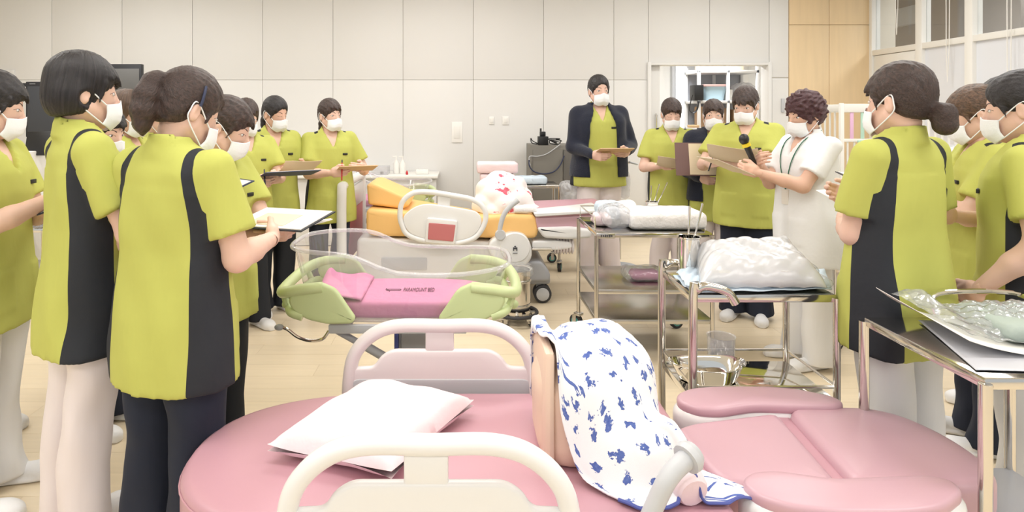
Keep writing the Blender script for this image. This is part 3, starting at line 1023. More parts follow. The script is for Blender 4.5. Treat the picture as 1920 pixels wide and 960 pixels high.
# back wall with a doorway
DX0, DX1, DZ = 2.165, 3.53, 2.01
xwood = (1478-VX)/F*BD
b = MB()
b.rng(-7.2, DX0-.0, BD, BD+.14, 0, CEIL+.1); b.rng(DX1, XR+.3, BD, BD+.14, 0, CEIL+.1); b.rng(DX0, DX1, BD, BD+.14, DZ, CEIL+.1)
wr = struct(b.build('wall_back', 'wall_gap', smooth=False))
G = .004
pitch = 131.5/F*BD
xs = [(98.5-131.5*k-VX)/F*BD for k in (0, 1)][::-1]+[(230-VX)/F*BD+pitch*k for k in range(8)]
xs = [x for x in xs if x > -7.1]+[DX0-.02]
zs = [.07, 1.45+62/(F/BD), CEIL]
for xa, xb in zip(xs, xs[1:]):
    for za, zb in zip(zs, zs[1:]):
        if xb-xa > .1: panel(wr, xa+G/2, xb-G/2, za+G/2, zb-G/2, BD-.014, BD+.01, 'wall')
for xa, xb in ((DX0-.02, (1330-VX)/F*BD), ((1330-VX)/F*BD, (1441-VX)/F*BD)):
    panel(wr, xa+G/2, xb-G/2, DZ+.03, CEIL, BD-.014, BD+.01, 'wall')
xa = (1441-VX)/F*BD
panel(wr, DX1+.02, xwood-G, .07, 1.45+65/(F/BD), BD-.014, BD+.01, 'wall'); panel(wr, xa+G, xwood-G, 1.45+67/(F/BD), CEIL, BD-.014, BD+.01, 'wall')
for (xa, xb) in ((xwood, (1553-VX)/F*BD), ((1553-VX)/F*BD, (1628-VX)/F*BD)):
    zc = 1.45+(212-47)/(F/BD)
    for za, zb in ((.07, zc), (zc, CEIL)):
        panel(wr, xa+G/2, xb-G/2, za+G/2, zb-G/2, BD-.02, BD+.01, 'wood')
begin((0, BD, 0))
struct(MB().rng(-7.1, DX0-.03, BD-.022, BD-.012, 0, .07, .002).build('baseboard_back', 'wall', smooth=False))
struct(MB().rng(DX1+.03, XR, BD-.022, BD-.012, 0, .07, .002).build('baseboard_right_of_door', 'wall', smooth=False)).name = 'baseboard_1'
# access door outline right of the opening
b = MB(); x0, x1 = (1446-VX)/F*BD, (1476-VX)/F*BD
b.rng(x0, x1, BD-.022, BD-.012, .07, 1.84, .002)
ap = struct(b.build('trim_1', 'wall', smooth=False))
MB().rng(x0+.10, x0+.135, BD-.05, BD-.022, 1.46, 1.62, .006).build('handle', 'lightgrey', ap)
# door frame and sliding door
b = MB()
b.rng(DX0-.035, DX0+.004, BD-.05, BD+.14, 0, DZ+.03, .003); b.rng(DX1-.004, DX1+.035, BD-.05, BD+.14, 0, DZ+.03, .003); b.rng(DX0-.03, DX1+.03, BD-.046, BD+.136, DZ-.004, DZ+.027, .003)
struct(b.build('trim_2', 'wall'))
dr = struct(MB().rng(DX0+.004, DX0+.13, BD+.04, BD+.08, .01, DZ-.006, .003).build('door_1', 'wall', label='cream sliding door pushed into the left jamb'))
MB().tube([(DX0+.085, BD+.04, 1.22), (DX0+.085, BD+.005, 1.24), (DX0+.085, BD+.005, 1.42), (DX0+.085, BD+.04, 1.44)], .010, 8).build('door_handle', 'chrome', dr)
b = MB()
for k in range(14): b.box((DX0+.022, BD+.034, .08+k*.06), (.012, .006, .02))
b.build('vent_slot', 'rubber', dr)
# left wall, ceiling
begin((0, 0, 0))
struct(MB().rng(-7.3, -7.15, -3.0, BD+.1, 0, CEIL+.1).build('wall_left', 'wall', smooth=False))
ce = struct(MB().rng(-7.3, 6.6, -3.0, 10.4, CEIL, CEIL+.12).build('ceiling', 'ceil', smooth=False))
# door recess at far left of the back wall
b = MB(); x1 = (30-VX)/F*BD
b.rng(x1-.045, x1, BD-.035, BD-.012, 0, 1.95, .003); b.rng(x1-.9, x1-.01, BD-.032, BD-.012, 1.925, 1.947, .003)
struct(b.build('trim_3', 'wall'))
struct(MB().rng(x1-.86, x1-.05, BD-.026, BD-.014, .01, 1.93, .003).build('door_2', 'palepinkcloth'))
# ceiling lamps (the photo's light comes from rows of them)
k = 0
for lx in (-3.6, -0.4, 2.8):
    for ly in (-1.0, 1.4, 3.6, 5.6):
        begin((lx, ly, CEIL))
        t = thing('ceiling_light', 'white ceiling light panel, %s row, %s from the back wall' % ({-3.6: 'left', -.4: 'middle', 2.8: 'right'}[lx], {-1.0: 'fourth', 1.4: 'third', 3.6: 'second', 5.6: 'first'}[ly]), 'ceiling light', (lx, ly, CEIL), 0, 'ceiling light panels')
        b = MB(); b.rng(lx-1.0, lx+1.0, ly-.32, ly-.29, CEIL-.04, CEIL); b.rng(lx-1.0, lx+1.0, ly+.29, ly+.32, CEIL-.04, CEIL)
        b.rng(lx-1.0, lx-.97, ly-.29, ly+.29, CEIL-.04, CEIL); b.rng(lx+.97, lx+1.0, ly-.29, ly+.29, CEIL-.04, CEIL); b.build('frame', 'white_frame', t)
        MB().rng(lx-.97, lx+.97, ly-.29, ly+.29, CEIL-.03, CEIL-.01).build('diffuser', 'lamp', t)

# right-hand partition: door leaf, frosted panels, clear upper lights
begin((XR, 0, 0))
posts = [BD-.02, 6.36, 5.73, 5.06, 4.38, 3.70, 3.0, 2.3]
zt, zb = 2.158, 2.235
b = MB()
for yy in posts: b.rng(XR-.02, XR+.08, yy-.045, yy+.045, 0, CEIL, .004)
b.rng(XR-.016, XR+.076, 1.0, BD-.01, zt-.045, zt+.015, .003)
b.rng(XR-.016, XR+.076, 1.0, BD-.01, 0.002, .12, .003)
wrt = struct(b.build('wall_right', 'white_frame'))
struct(MB().rng(XR-.02, XR+.13, -3.0, 1.0, 0, CEIL).build('wall_right_near', 'wall', smooth=False)).name = 'wall_front_right'
for i, (ya, yb) in enumerate(zip(posts[1:], posts[:-1])):
    w = struct(MB().rng(XR+.03, XR+.036, ya+.045, yb-.045, zt+.015, CEIL-.01).build('window_%d' % (i+1), 'glass', smooth=False))
    if i > 0: MB().rng(XR+.02, XR+.04, ya+.045, yb-.045, .12, zt-.045).build('frosted_panel', 'frost', wrt, smooth=False)
struct(MB().rng(XR+.02, XR+.04, 1.0, 2.26, .12, CEIL).build('trim_4', 'frost', smooth=False))
d3 = struct(MB().rng(XR+.0, XR+.045, 6.41, BD-.07, .02, zt-.05, .004).build('door_3', 'white_frame'))
MB().rng(XR-.012, XR+.002, 6.98, 7.02, 1.70, 1.86, .003).build('hinge', 'lightgrey', d3)
MB().rng(XR-.012, XR+.002, 6.44, 6.475, 1.82, 1.98, .003).build('closer_bracket', 'greyplastic', d3)
# room seen through the upper lights
struct(MB().rng(6.45, 6.6, -3.0, 10.4, 0, CEIL).build('wall_beyond', 'greyroom', smooth=False)).name = 'wall_corridor'
struct(MB().rng(5.9, 6.45, 5.7, 6.5, 0, CEIL).build('trim_5', 'greyroom2', smooth=False))
sg = MB(); sg.rng(6.36, 6.45, 8.62, 9.3, 2.72, 2.98, .004); tag(sg.build('wall_sign', 'switch'), 'blank white sign board on the grey wall beyond the upper window', 'sign')
# blind cords hanging in front of the upper lights
for i, (yy, dz, lab) in enumerate(((6.62, 2.3, 'first'), (5.92, 1.75, 'second'), (5.25, 1.55, 'third'))):
    begin((XR, yy, CEIL))
    b = MB(); b.tube([(XR-.04, yy, CEIL), (XR-.04, yy+.01, dz+.3), (XR-.04, yy+.03, dz)], .004, 5)
    b.tube([(XR-.04, yy+.05, CEIL), (XR-.04, yy+.045, dz+.3), (XR-.04, yy+.03, dz)], .004, 5)
    tag(b.build('blind_cord', 'white_frame'), 'white looped blind cord, %s from the wooden wall, on the glazed partition' % lab, 'cord', 'blind cords')

# storeroom behind the doorway
begin((0, 0, 0))
struct(MB().rng(1.5, 5.6, 10.25, 10.4, 0, CEIL).build('wall_storeroom', 'white_frame', smooth=False))
struct(MB().rng(4.75, 4.85, BD+.14, 10.3, 0, CEIL).build('wall_storeroom_right', 'white_frame', smooth=False))
struct(MB().rng(1.55, 1.65, BD+.14, 10.3, 0, CEIL).build('wall_storeroom_left', 'white_frame', smooth=False))
wx0, wx1, wy = (1263-VX)/F*10.2, (1286-VX)/F*10.2, 10.22
wn = struct(MB().rng(wx0, wx1, wy, wy+.02, .95, 2.35).build('window_9', 'windowlight', smooth=False))
b = MB()
for xx in (wx0-.04, wx1): b.rng(xx, xx+.06, wy-.08, wy+.03, .9, 2.4, .004)
b.rng(wx0-.04, wx1+.30, wy-.10, wy+.03, .86, .93, .004); b.rng(wx1+.06, wx1+.13, wy-.05, wy+.03, .9, 2.4, .004)
b.build('window_frame', 'lightgrey', wn)

# small fittings on the back wall
def wallbox(px, py, w, h, lab, nm='light_switch'):
    p = W(px, py, BD-.014); begin(p)
    t = thing(nm, lab, 'switch', p)
    MB().rng(p.x-w/2, p.x+w/2, BD-.026, BD-.014, p.z-h/2, p.z+h/2, .003).build('plate', 'switch', t)
    MB().rng(p.x-w*.28, p.x+w*.28, BD-.031, BD-.026, p.z-h*.3, p.z+h*.3, .002).build('button', 'white_frame', t)
wallbox(857, 248, .125, .24, 'tall white wall control panel left of the navy cardigan, biggest of three', 'wall_panel')
wallbox(922, 226, .06, .09, 'small white wall switch, left one of the close pair', 'light_switch')
wallbox(948, 226, .075, .095, 'small white wall switch, right one of the close pair', 'light_switch')
# ---------------------------------------------------------------- shared builders
def poly_round(pts, r=.03, n=5):
    """round the corners of a 3D polygon"""
    P = [Vector(p) for p in pts]; out = []
    N = len(P)
    rs = r if hasattr(r, '__len__') else [r]*N
    for i in range(N):
        a, b, c = P[i-1], P[i], P[(i+1) % N]
        u = (a-b); v = (c-b)
        q = min(rs[i], u.length*.49, v.length*.49)
        p0 = b+u.normalized()*q; p1 = b+v.normalized()*q
        for k in range(n+1):
            t = k/n
            out.append(p0*(1-t)**2+b*2*t*(1-t)+p1*t*t)
    return out
def caster(parent, x, y, r=.045, hub='teal', tyre='rubber', w=.028, ang=.3, stem=.05):
    c, s_ = math.cos(ang), math.sin(ang)
    cx, cy = x+c*.02, y+s_*.02
    b = MB(); ax = Vector((-s_, c, 0)); o = Vector((cx, cy, r))
    b.cyl(o-ax*w/2, o+ax*w/2, r, seg=20)
    wh = b.build('wheel', tyre, parent)
    b = MB(); b.cyl(o-ax*(w/2+.003), o+ax*(w/2+.003), r*.62, seg=16); b.build('hub', hub, wh)
    b = MB(); b.cyl((x, y, r*1.2), (x, y, 2*r+stem), .011, seg=8)
    b.box((x, y, 2*r+.006), (.05, w+.02, .02), rz=ang, bev=.005)
    b.box(Vector((cx, cy, r*1.35))+ax*(w/2+.008), (.03, .004, r*1.3), rz=ang); b.box(Vector((cx, cy, r*1.35))-ax*(w/2+.008), (.03, .004, r*1.3), rz=ang)
    b.build('caster_fork', 'steelb', parent)

def cart(label, x0, x1, y0, y1, shelves, name='steel_cart', leg=.0125, curved=False, rail=None, casters=.045, mirror='chrome', hub='teal', topz=None, grp='stainless steel instrument carts', cang=.3):
    begin(((x0+x1)/2, (y0+y1)/2, 0))
    t = thing(name, label, 'cart', OFF, 0, grp)
    zt = shelves[0]
    for i, (x, y) in enumerate(((x0, y0), (x1, y0), (x0, y1), (x1, y1))):
        b = MB()
        if curved and x == x0:
            zz = zt+.03
            b.tube([(x, y, casters*2+.02), (x, y, zz-.05), (x+.015, y, zz-.012), (x+.05, y, zz+.0), (x+.12, y, zz-.02), (x+.15, y, zt-.03)], leg*1.25, 14, smooth=6)
        else:
            b.cyl((x, y, casters*2+.02), (x, y, zt-.012), leg, seg=12)
        b.build('leg', 'steel', t)
        caster(t, x, y, casters, hub=hub, ang=cang+i)
    for k, z in enumerate(shelves):
        b = MB()
        b.rng(x0, x1, y0, y1, z-.028, z, .004)
        b.build('shelf', mirror if k else 'steel', t)
        if k and rail == 0:
            b = MB(); zz = z+.045
            b.tube([(x0, y0, zz), (x1, y0, zz), (x1, y1, zz), (x0, y1, zz)], .006, 8, closed=True); b.build('shelf_rail', 'steel', t)
    if rail:
        zz = zt+rail
        b = MB(); b.tube([(x0+.02, y0+.01, zt), (x0+.02, y0+.01, zz), (x1-.02, y0+.01+.0, zz), (x1-.02, y0+.01, zt)][:0] or [(x0+.01, y1-.01, zt), (x0+.01, y1-.01, zz), (x1-.01, y1-.01, zz), (x1-.01, y1-.01, zt)], .004, 6)
        for x in (x0+.01, x1-.01):
            b.tube([(x, y1-.01, zz), (x, y0+.10, zz), (x, y0+.08, zt)], .004, 6)
        b.build('guard_rail', 'steel', t)
    return t

def bag_blob(name, label, cat, c, size, seed, material='film2', group=None, h=.012, crumple=.014, parent=None, rz=0.0, mul=1.0, flat=.45):
    """crumpled plastic bag over something, resting flat on its support"""
    c = Vector(c); sx, sy, sz = size
    rs = np.random.RandomState(seed)
    ks = rs.uniform(-1, 1, (9, 3)); ph = rs.uniform(0, 6, 9)
    def f(P):
        d = rbox(P, (0, 0, sz*.5), (sx*.5-.01, sy*.5-.01, sz*.5), min(sx, sy, sz)*flat)
        n = 0
        for k in range(9):
            n = n+np.abs(np.sin((P@ks[k])*(30+9*k)*mul+ph[k]))*(.9**k)
        w = np.clip(P[:, 2]/(sz*.25), 0, 1)
        return np.maximum(d-crumple*(n/5-.7)*w, -P[:, 2])
    V, Q = sdf_mesh(f, (-sx*.5-.03, -sy*.5-.03, -.02), (sx*.5+.03, sy*.5+.03, sz+.05), h)
    o = mesh_np(name, V, Q, material, parent)
    o.location = c if parent is None else c-OFF
    o.rotation_euler = (0, 0, rz)
    if parent is None: tag(o, label, cat, group)
    return o
def drape(fn, nu, nv, name, material, label, cat, th=.004, parent=None, group=None, scale=1.0):
    V = []; Fq = []; UV = []
    for i in range(nu+1):
        for j in range(nv+1):
            V.append(fn(i/nu, j/nv)); UV.append((i/nu*scale, j/nv*scale, 0))
    for i in range(nu):
        for j in range(nv):
            a = i*(nv+1)+j
            Fq.append((a, a+nv+1, a+nv+2, a+1))
    V = np.array(V)-np.array(OFF)
    o = mesh_np(name, V, Fq, material, parent)
    if parent is None: o.location = OFF
    md = o.modifiers.new('thickness', 'SOLIDIFY'); md.thickness = th; md.offset = 0
    if label: tag(o, label, cat, group)
    return o, UV

# ================================================================ FOREGROUND DELIVERY BED
ZM = .50
begin((.30, 1.745, 0))
bed = thing('delivery_bed', 'pink delivery bed in the foreground with cream side rails and split leg section', 'bed', OFF)
yc = 1.745
def arc_pts(cx, cy, rx, ry, a0, a1, n, z, e=1.0):
    out = []
    for k in range(n+1):
        a = math.radians(a0+(a1-a0)*k/n)
        ca, sa = math.cos(a), math.sin(a)
        out.append(Vector((cx+rx*math.copysign(abs(ca)**e, ca), cy+ry*math.copysign(abs(sa)**e, sa), z)))
    return out
# mattress: big rounded head end at the left, square end at the right
out = [Vector((.655, yc-.35, ZM)), Vector((.655, yc+.345, ZM))]
out = poly_round([(.66, yc-.36, ZM), (.66, yc+.35, ZM), (-.2, yc+.35, ZM), (-.2, yc-.36, ZM)][:2]+[], .0) if False else []
R1 = [Vector((.60, yc-.36, ZM)), Vector((.645, yc-.345, ZM)), Vector((.655, yc-.30, ZM)), Vector((.655, yc+.30, ZM)), Vector((.645, yc+.34, ZM)), Vector((.60, yc+.35, ZM)), Vector((.2, yc+.352, ZM)), Vector((-.05, yc+.352, ZM))]
R1 += arc_pts(-.22, yc-.004, .55, .356, 90, 270, 30, ZM, .86)
R1 += [Vector((-.05, yc-.36, ZM)), Vector((.2, yc-.36, ZM))]
MB().slab(R1, (0, 0, -.125), bev=.026, seg=4, dome=.004).build('mattress', 'pinkv', bed, angle=60)
b = MB(); b.tube([p+Vector((0, 0, -.028))+(Vector((p.x-.1, p.y-yc, 0)).normalized()*.0015) for p in R1], .0028, 6, closed=True); b.build('piping', 'pinkv', bed)
# seat and foot sections
S1 = poly_round([WZ(1262, 800, ZM), (.70, yc+.150, ZM), (.97, 1.955, ZM), (1.000, 1.94, ZM), (.972, 1.575, ZM), (.66, 1.555, ZM)], [.03, .10, .03, .02, .03, .10], 6)
MB().slab(S1[::-1], (0, 0, -.10), bev=.028, seg=4, dome=.003).build('seat_section', 'pinkv2', bed, angle=60)
S2 = [(1.035, 1.972), (1.20, 1.985), (1.30, 1.98), (1.375, 1.93), (1.415, 1.84), (1.43, 1.745), (1.42, 1.65), (1.385, 1.585), (1.32, 1.56), (1.15, 1.562), (1.002, 1.572)]
S2 = poly_round([(x, y, ZM+.008) for x, y in S2], .045, 4)
MB().slab(S2, (0, 0, -.115), bev=.03, seg=4, dome=.003).build('foot_section', 'pinkv2', bed, angle=60)
b = MB(); b.slab(poly_round([(.96, 1.975, ZM-.02), (1.05, 1.98, ZM-.02), (1.02, 1.58, ZM-.02), (.95, 1.58, ZM-.02)], .02), (0, 0, -.07), bev=.015); b.build('seam_gusset', 'pinkv', bed)
# leg supports: shells with a pad
for sgn, nm in ((1, 'far'), (-1, 'near')):
    def Y(v): return yc+sgn*v
    pad = [(.69, .275), (.70, .33), (.76, .375), (.86, .392), (1.02, .392), (1.12, .375), (1.215, .315), (1.225, .27), (1.18, .245), (1.05, .252), (.93, .262), (.80, .225), (.73, .235)]
    pad = [(x, v-(.045 if sgn > 0 else .060)) for x, v in pad]
    pts = poly_round([(x, Y(v), ZM+(.022 if sgn > 0 else .034)) for x, v in pad], .04, 4)
    c = sum(pts, Vector())/len(pts)
    sh = [c+(p-c)*1.05+Vector((0, 0, -.02)) for p in pts]
    sh = [Vector((p.x, p.y, p.z)) for p in sh]
    if sgn > 0: pts = pts[::-1]; sh = sh[::-1]
    s1 = MB().slab(sh, (0, 0, -.085), bev=.03, seg=4).build('leg_support_shell', 'plastic', bed, angle=60)
    MB().slab(pts, (0, 0, -.035), bev=.012, seg=3, dome=.004).build('leg_support_pad', 'pinkv2', s1, angle=60)
# under frame, base, casters
b = MB(); b.rng(-.35, 1.25, yc-.22, yc+.22, ZM-.20, ZM-.125, .02); b.build('deck', 'plastic', bed)
b = MB(); b.rng(-.30, .60, yc-.30, yc+.30, .12, .22, .03); b.build('base_cover', 'plastic', bed)
for q_ in (-.2, .33): MB().rng(q_, q_+.18, yc-.12, yc+.12, .2, ZM-.18, .01).build('lift_column', 'greyplastic', bed)
b = MB(); b.box((1.385, 1.585, ZM-.135), (.05, .05, .05), bev=.02); b.build('joint_cap', 'lightgrey', bed)
for (x, y) in ((-.3, yc-.28), (.6, yc-.28), (-.3, yc+.28), (.6, yc+.28)): caster(bed, x, y, .06, hub='lightgrey')
def side_rail(yy, sgn, x0=-.428, x1=.268, ztop=.728, parent=None, mm='plastic', mp='plastic2'):
    w = x1-x0
    zb = .40; zc = ztop-.024
    r = .17
    P = [(x0+.025, yy, zb), (x0+.025, yy, zc-.20), (x0+.045, yy, zc-.10), (x0+.11, yy, zc-.03), (x0+.20, yy, zc), (x0+.35, yy, zc), (x1-.20, yy, zc), (x1-.11, yy, zc-.03), (x1-.045, yy, zc-.10), (x1-.025, yy, zc-.20), (x1-.025, yy, zb)]
    top = MB().tube(P, .0235, 16, smooth=6, flat=1.0).build('rail_tube', mm, parent)
    # hump panel
    zp = ztop-.105
    o = [(x0+.02, zb), (x0+.02, zp-.075), (x0+.05, zp-.062), (x0+.115, zp-.060), (x0+.135, zp-.025), (x0+.175, zp), (x1-.175, zp), (x1-.135, zp-.025), (x1-.115, zp-.060), (x1-.05, zp-.062), (x1-.02, zp-.075), (x1-.02, zb)]
    pl = poly_round([(x, yy-.013, z) for x, z in o], .022, 4)
    p = MB().slab(pl, (0, .026, 0), bev=.009, seg=3).build('rail_panel', mm, parent, angle=60)
    MB().rng((x0+x1)/2-.055, (x0+x1)/2+.045, yy-.010, yy+.010, zp-.01, zc-.01, .006).build('rail_stay', mm, parent)
    # inset lower panel
    ins = poly_round([(x0+.035, yy-.016, ztop-.205), (x1-.035, yy-.016, ztop-.205), (x1-.035, yy-.016, .42), (x0+.035, yy-.016, .42)], .03, 4)
    MB().slab(ins, (0, .008, 0), bev=.003).build('rail_inset', mp, parent, angle=60)
side_rail(2.150, 1, parent=bed, mm='plastic2', mp='lightgrey')
side_rail(1.380, -1, parent=bed)
# grey grab handle at the near side
b = MB(); b.tube([W(1215, 975, 1.40), W(1232, 938, 1.40), W(1248, 905, 1.40), W(1266, 880, 1.41), W(1292, 856, 1.43)], lambda t: .0205+.002*t, 16, smooth=6); gh = b.build('grab_handle', 'lightgrey', bed)
b = MB(); c0 = W(1286, 862, 1.425); c1 = W(1301, 848, 1.44); b.cyl(c0, c0+(c1-c0)*.5, .034, .036, seg=20); b.cyl(c0+(c1-c0)*.5, c1, .036, .028, seg=20); b.build('handle_flange', 'lightgrey', gh)
b = MB(); b.cyl((.42, 1.40, .34), W(1215, 975, 1.40), .021, seg=12); b.build('handle_post', 'lightgrey', gh)
# foot pin between seat sections
b = MB(); b.cyl(WZ(1578, 898, ZM-.035), WZ(1586, 905, ZM-.045), .008, seg=10); b.build('hinge_pin', 'greyplastic', bed)

# pillow
pc = Vector((-.25, 1.785, ZM+.045))
begin((pc.x, pc.y, ZM))
def pil_f():
    R = Matrix.Rotation(math.radians(61), 3, 'Z')
    def fn(top):
        def g(u, v):
            a, c = u*2-1, v*2-1
            k = 1-.10*(1-abs(a)**2)*0
            ex = 1+.07*(abs(a*c))**2
            hx, hy = .205*ex*(1-.06*(1-a*a)*abs(c)**6), .172*ex*(1-.07*(1-c*c)*abs(a)**6)
            hz = ((1-a**4)*(1-c**4))**.55
            z = .074*hz+.004*math.sin(a*7+c*3)*hz+.003*math.sin(c*9-a*2)*hz+.012*(abs(a*c))**3
            p = R @ Vector((a*hx-.03*c, c*hy, 0))
            if not top: z = -z*.55
            return Vector((pc.x+p.x, pc.y+p.y, ZM+.044+z))
        return g
    b = MB(); b.grid(fn(True), 44, 32); b.grid(fn(False), 44, 32)
    bmesh.ops.remove_doubles(b.bm, verts=b.bm.verts, dist=1e-5)
    return b
tag(pil_f().build('pillow', 'palepinkcloth', None, angle=80), 'pale pink pillow lying on the pink mattress behind the near rail', 'pillow')

# delivery simulator under a blanket
begin((.36, 1.74, ZM))
def man(P):
    d = rbox(P, (.335, 1.745, ZM+.125), (.135, .135, .15), .09)
    d = smin(d, ell(P, (.375, 1.745, ZM+.19), (.15, .16, .145)), .06)
    d = smin(d, cap(P, (.40, 1.62, ZM+.08), (.50, 1.575, ZM+.075), .080, .065), .05)
    d = smin(d, cap(P, (.40, 1.86, ZM+.10), (.50, 1.89, ZM+.085), .085, .070), .05)
    return np.maximum(d, ZM+.006-P[:, 2])
V, Q = sdf_mesh(lambda P: man(P), (.12, 1.45, ZM-.02), (.72, 2.05, ZM+.40), .010)
mo = mesh_np('delivery_simulator', V-np.array(OFF), Q, 'beige'); mo.location = OFF
tag(mo, 'beige childbirth training torso, mostly hidden under the blue-sprigged blanket', 'training manikin')
MB().box((.226, 1.745, ZM+.163), (.030, .27, .314), bev=.014).build('back_plate', 'beige', mo)
# thigh stump wrapped in pale pink
b = MB(); b.tube([(.50, 1.575, ZM+.075), (.535, 1.515, ZM+.055), (.548, 1.485, ZM+.042), (.552, 1.470, ZM+.038)], lambda t: .047-.012*t*t*t, 16, smooth=4); b.build('leg_stump', 'palepinkcloth', mo)

# blanket: cloth laid over the simulator, sampled from the body beneath it
begin((.40, 1.72, ZM))
def top_z(x, y):
    zs = np.linspace(ZM+.42, ZM, 85)
    P = np.stack([np.full(85, x), np.full(85, y), zs], 1)
    d = np.minimum(man(P), rbox(P, (.226, 1.745, ZM+.163), (.015, .135, .157), .01))-.010
    k = np.argmax(d < 0)
    return zs[k] if d[k] < 0 else ZM+.008
NX, NY = 84, 84
HM = np.zeros((NX+1, NY+1)); GX = np.linspace(.14, .86, NX+1); GY = np.linspace(1.40, 2.10, NY+1)
for i, x in enumerate(GX):
    for j, yv in enumerate(GY): HM[i, j] = top_z(x, yv)
K = HM.copy()
for it in range(9):       # cloth tension: relax but never sink below the body
    p = np.pad(K, 1, mode='edge'); av = (p[:-2, 1:-1]+p[2:, 1:-1]+p[1:-1, :-2]+p[1:-1, 2:])/4
    K = np.maximum(HM, av-.0015)
def hz(x, y):
    fx = np.clip((x-.14)/.72*NX, 0, NX-1e-6); fy = np.clip((y-1.40)/.70*NY, 0, NY-1e-6)
    i, j = int(fx), int(fy); a, c = fx-i, fy-j
    return K[i, j]*(1-a)*(1-c)+K[i+1, j]*a*(1-c)+K[i, j+1]*(1-a)*c+K[i+1, j+1]*a*c
def bl(u, v):
    # v: 0 far edge .. 1 near edge ; u: 0 left .. 1 right, outline measured on the bed
    xl = np.interp(v, [0, .35, .62, .82, 1], [.205, .205, .215, .25, .325])
    xr = np.interp(v, [0, .3, .55, .8, 1], [.50, .53, .56, .66, .735])
    yf = np.interp(u, [0, .3, .7, 1], [1.90, 1.96, 1.95, 1.86])
    yn = np.interp(u, [0, .22, .45, .5, .56, .75, 1], [1.53, 1.455, 1.46, 1.50, 1.475, 1.475, 1.505])
    x = xl+(xr-xl)*u; y = yf+(yn-yf)*v
    e = min(1, 4*(1-v), 4*u+.3, 4*(1-u)+.2)
    w = .0035*math.sin(x*52+y*20)+.006*math.sin(u*19+v*4+1)*v**1.5+.004*math.sin(u*11-v*16)+.010*max(0, math.sin(u*8.2+v*5.5-2.2))**3*(.35+v)
    z = hz(x, y)+.006+max(-.001, w)
    if v > .8 and .50 < u < .60: z += .055*math.sin((u-.50)/.10*PI)*(v-.8)/.2
    return (x, y, z)
o, UV = drape(bl, 90, 90, 'blanket', 'blueprint', 'white cotton blanket printed with small blue sprigs, draped over the training torso', 'blanket', th=.005)
V = np.empty(len(o.data.vertices)*3); o.data.vertices.foreach_get('co', V); V = V.reshape(-1, 3)
g = V.reshape(91, 91, 3)
du = np.zeros((91, 91)); dv = np.zeros((91, 91))
du[1:] = np.cumsum(np.linalg.norm(np.diff(g, axis=0), axis=2), 0); dv[:, 1:] = np.cumsum(np.linalg.norm(np.diff(g, axis=1), axis=2), 1)
du = du-du[36:37]; dv = dv-dv[:, 40:41]
print_attr(o, np.stack([(du+.4).ravel(), (dv+.3).ravel(), 0*du.ravel()], 1))
b = MB(); b.tube([Vector(bl(u, 1.0))+Vector((0, -.002, .0)) for u in np.linspace(0.12, 1, 60)], .0045, 6, flat=.8); b.build('hem', 'hem', o, label='blue edge hem')

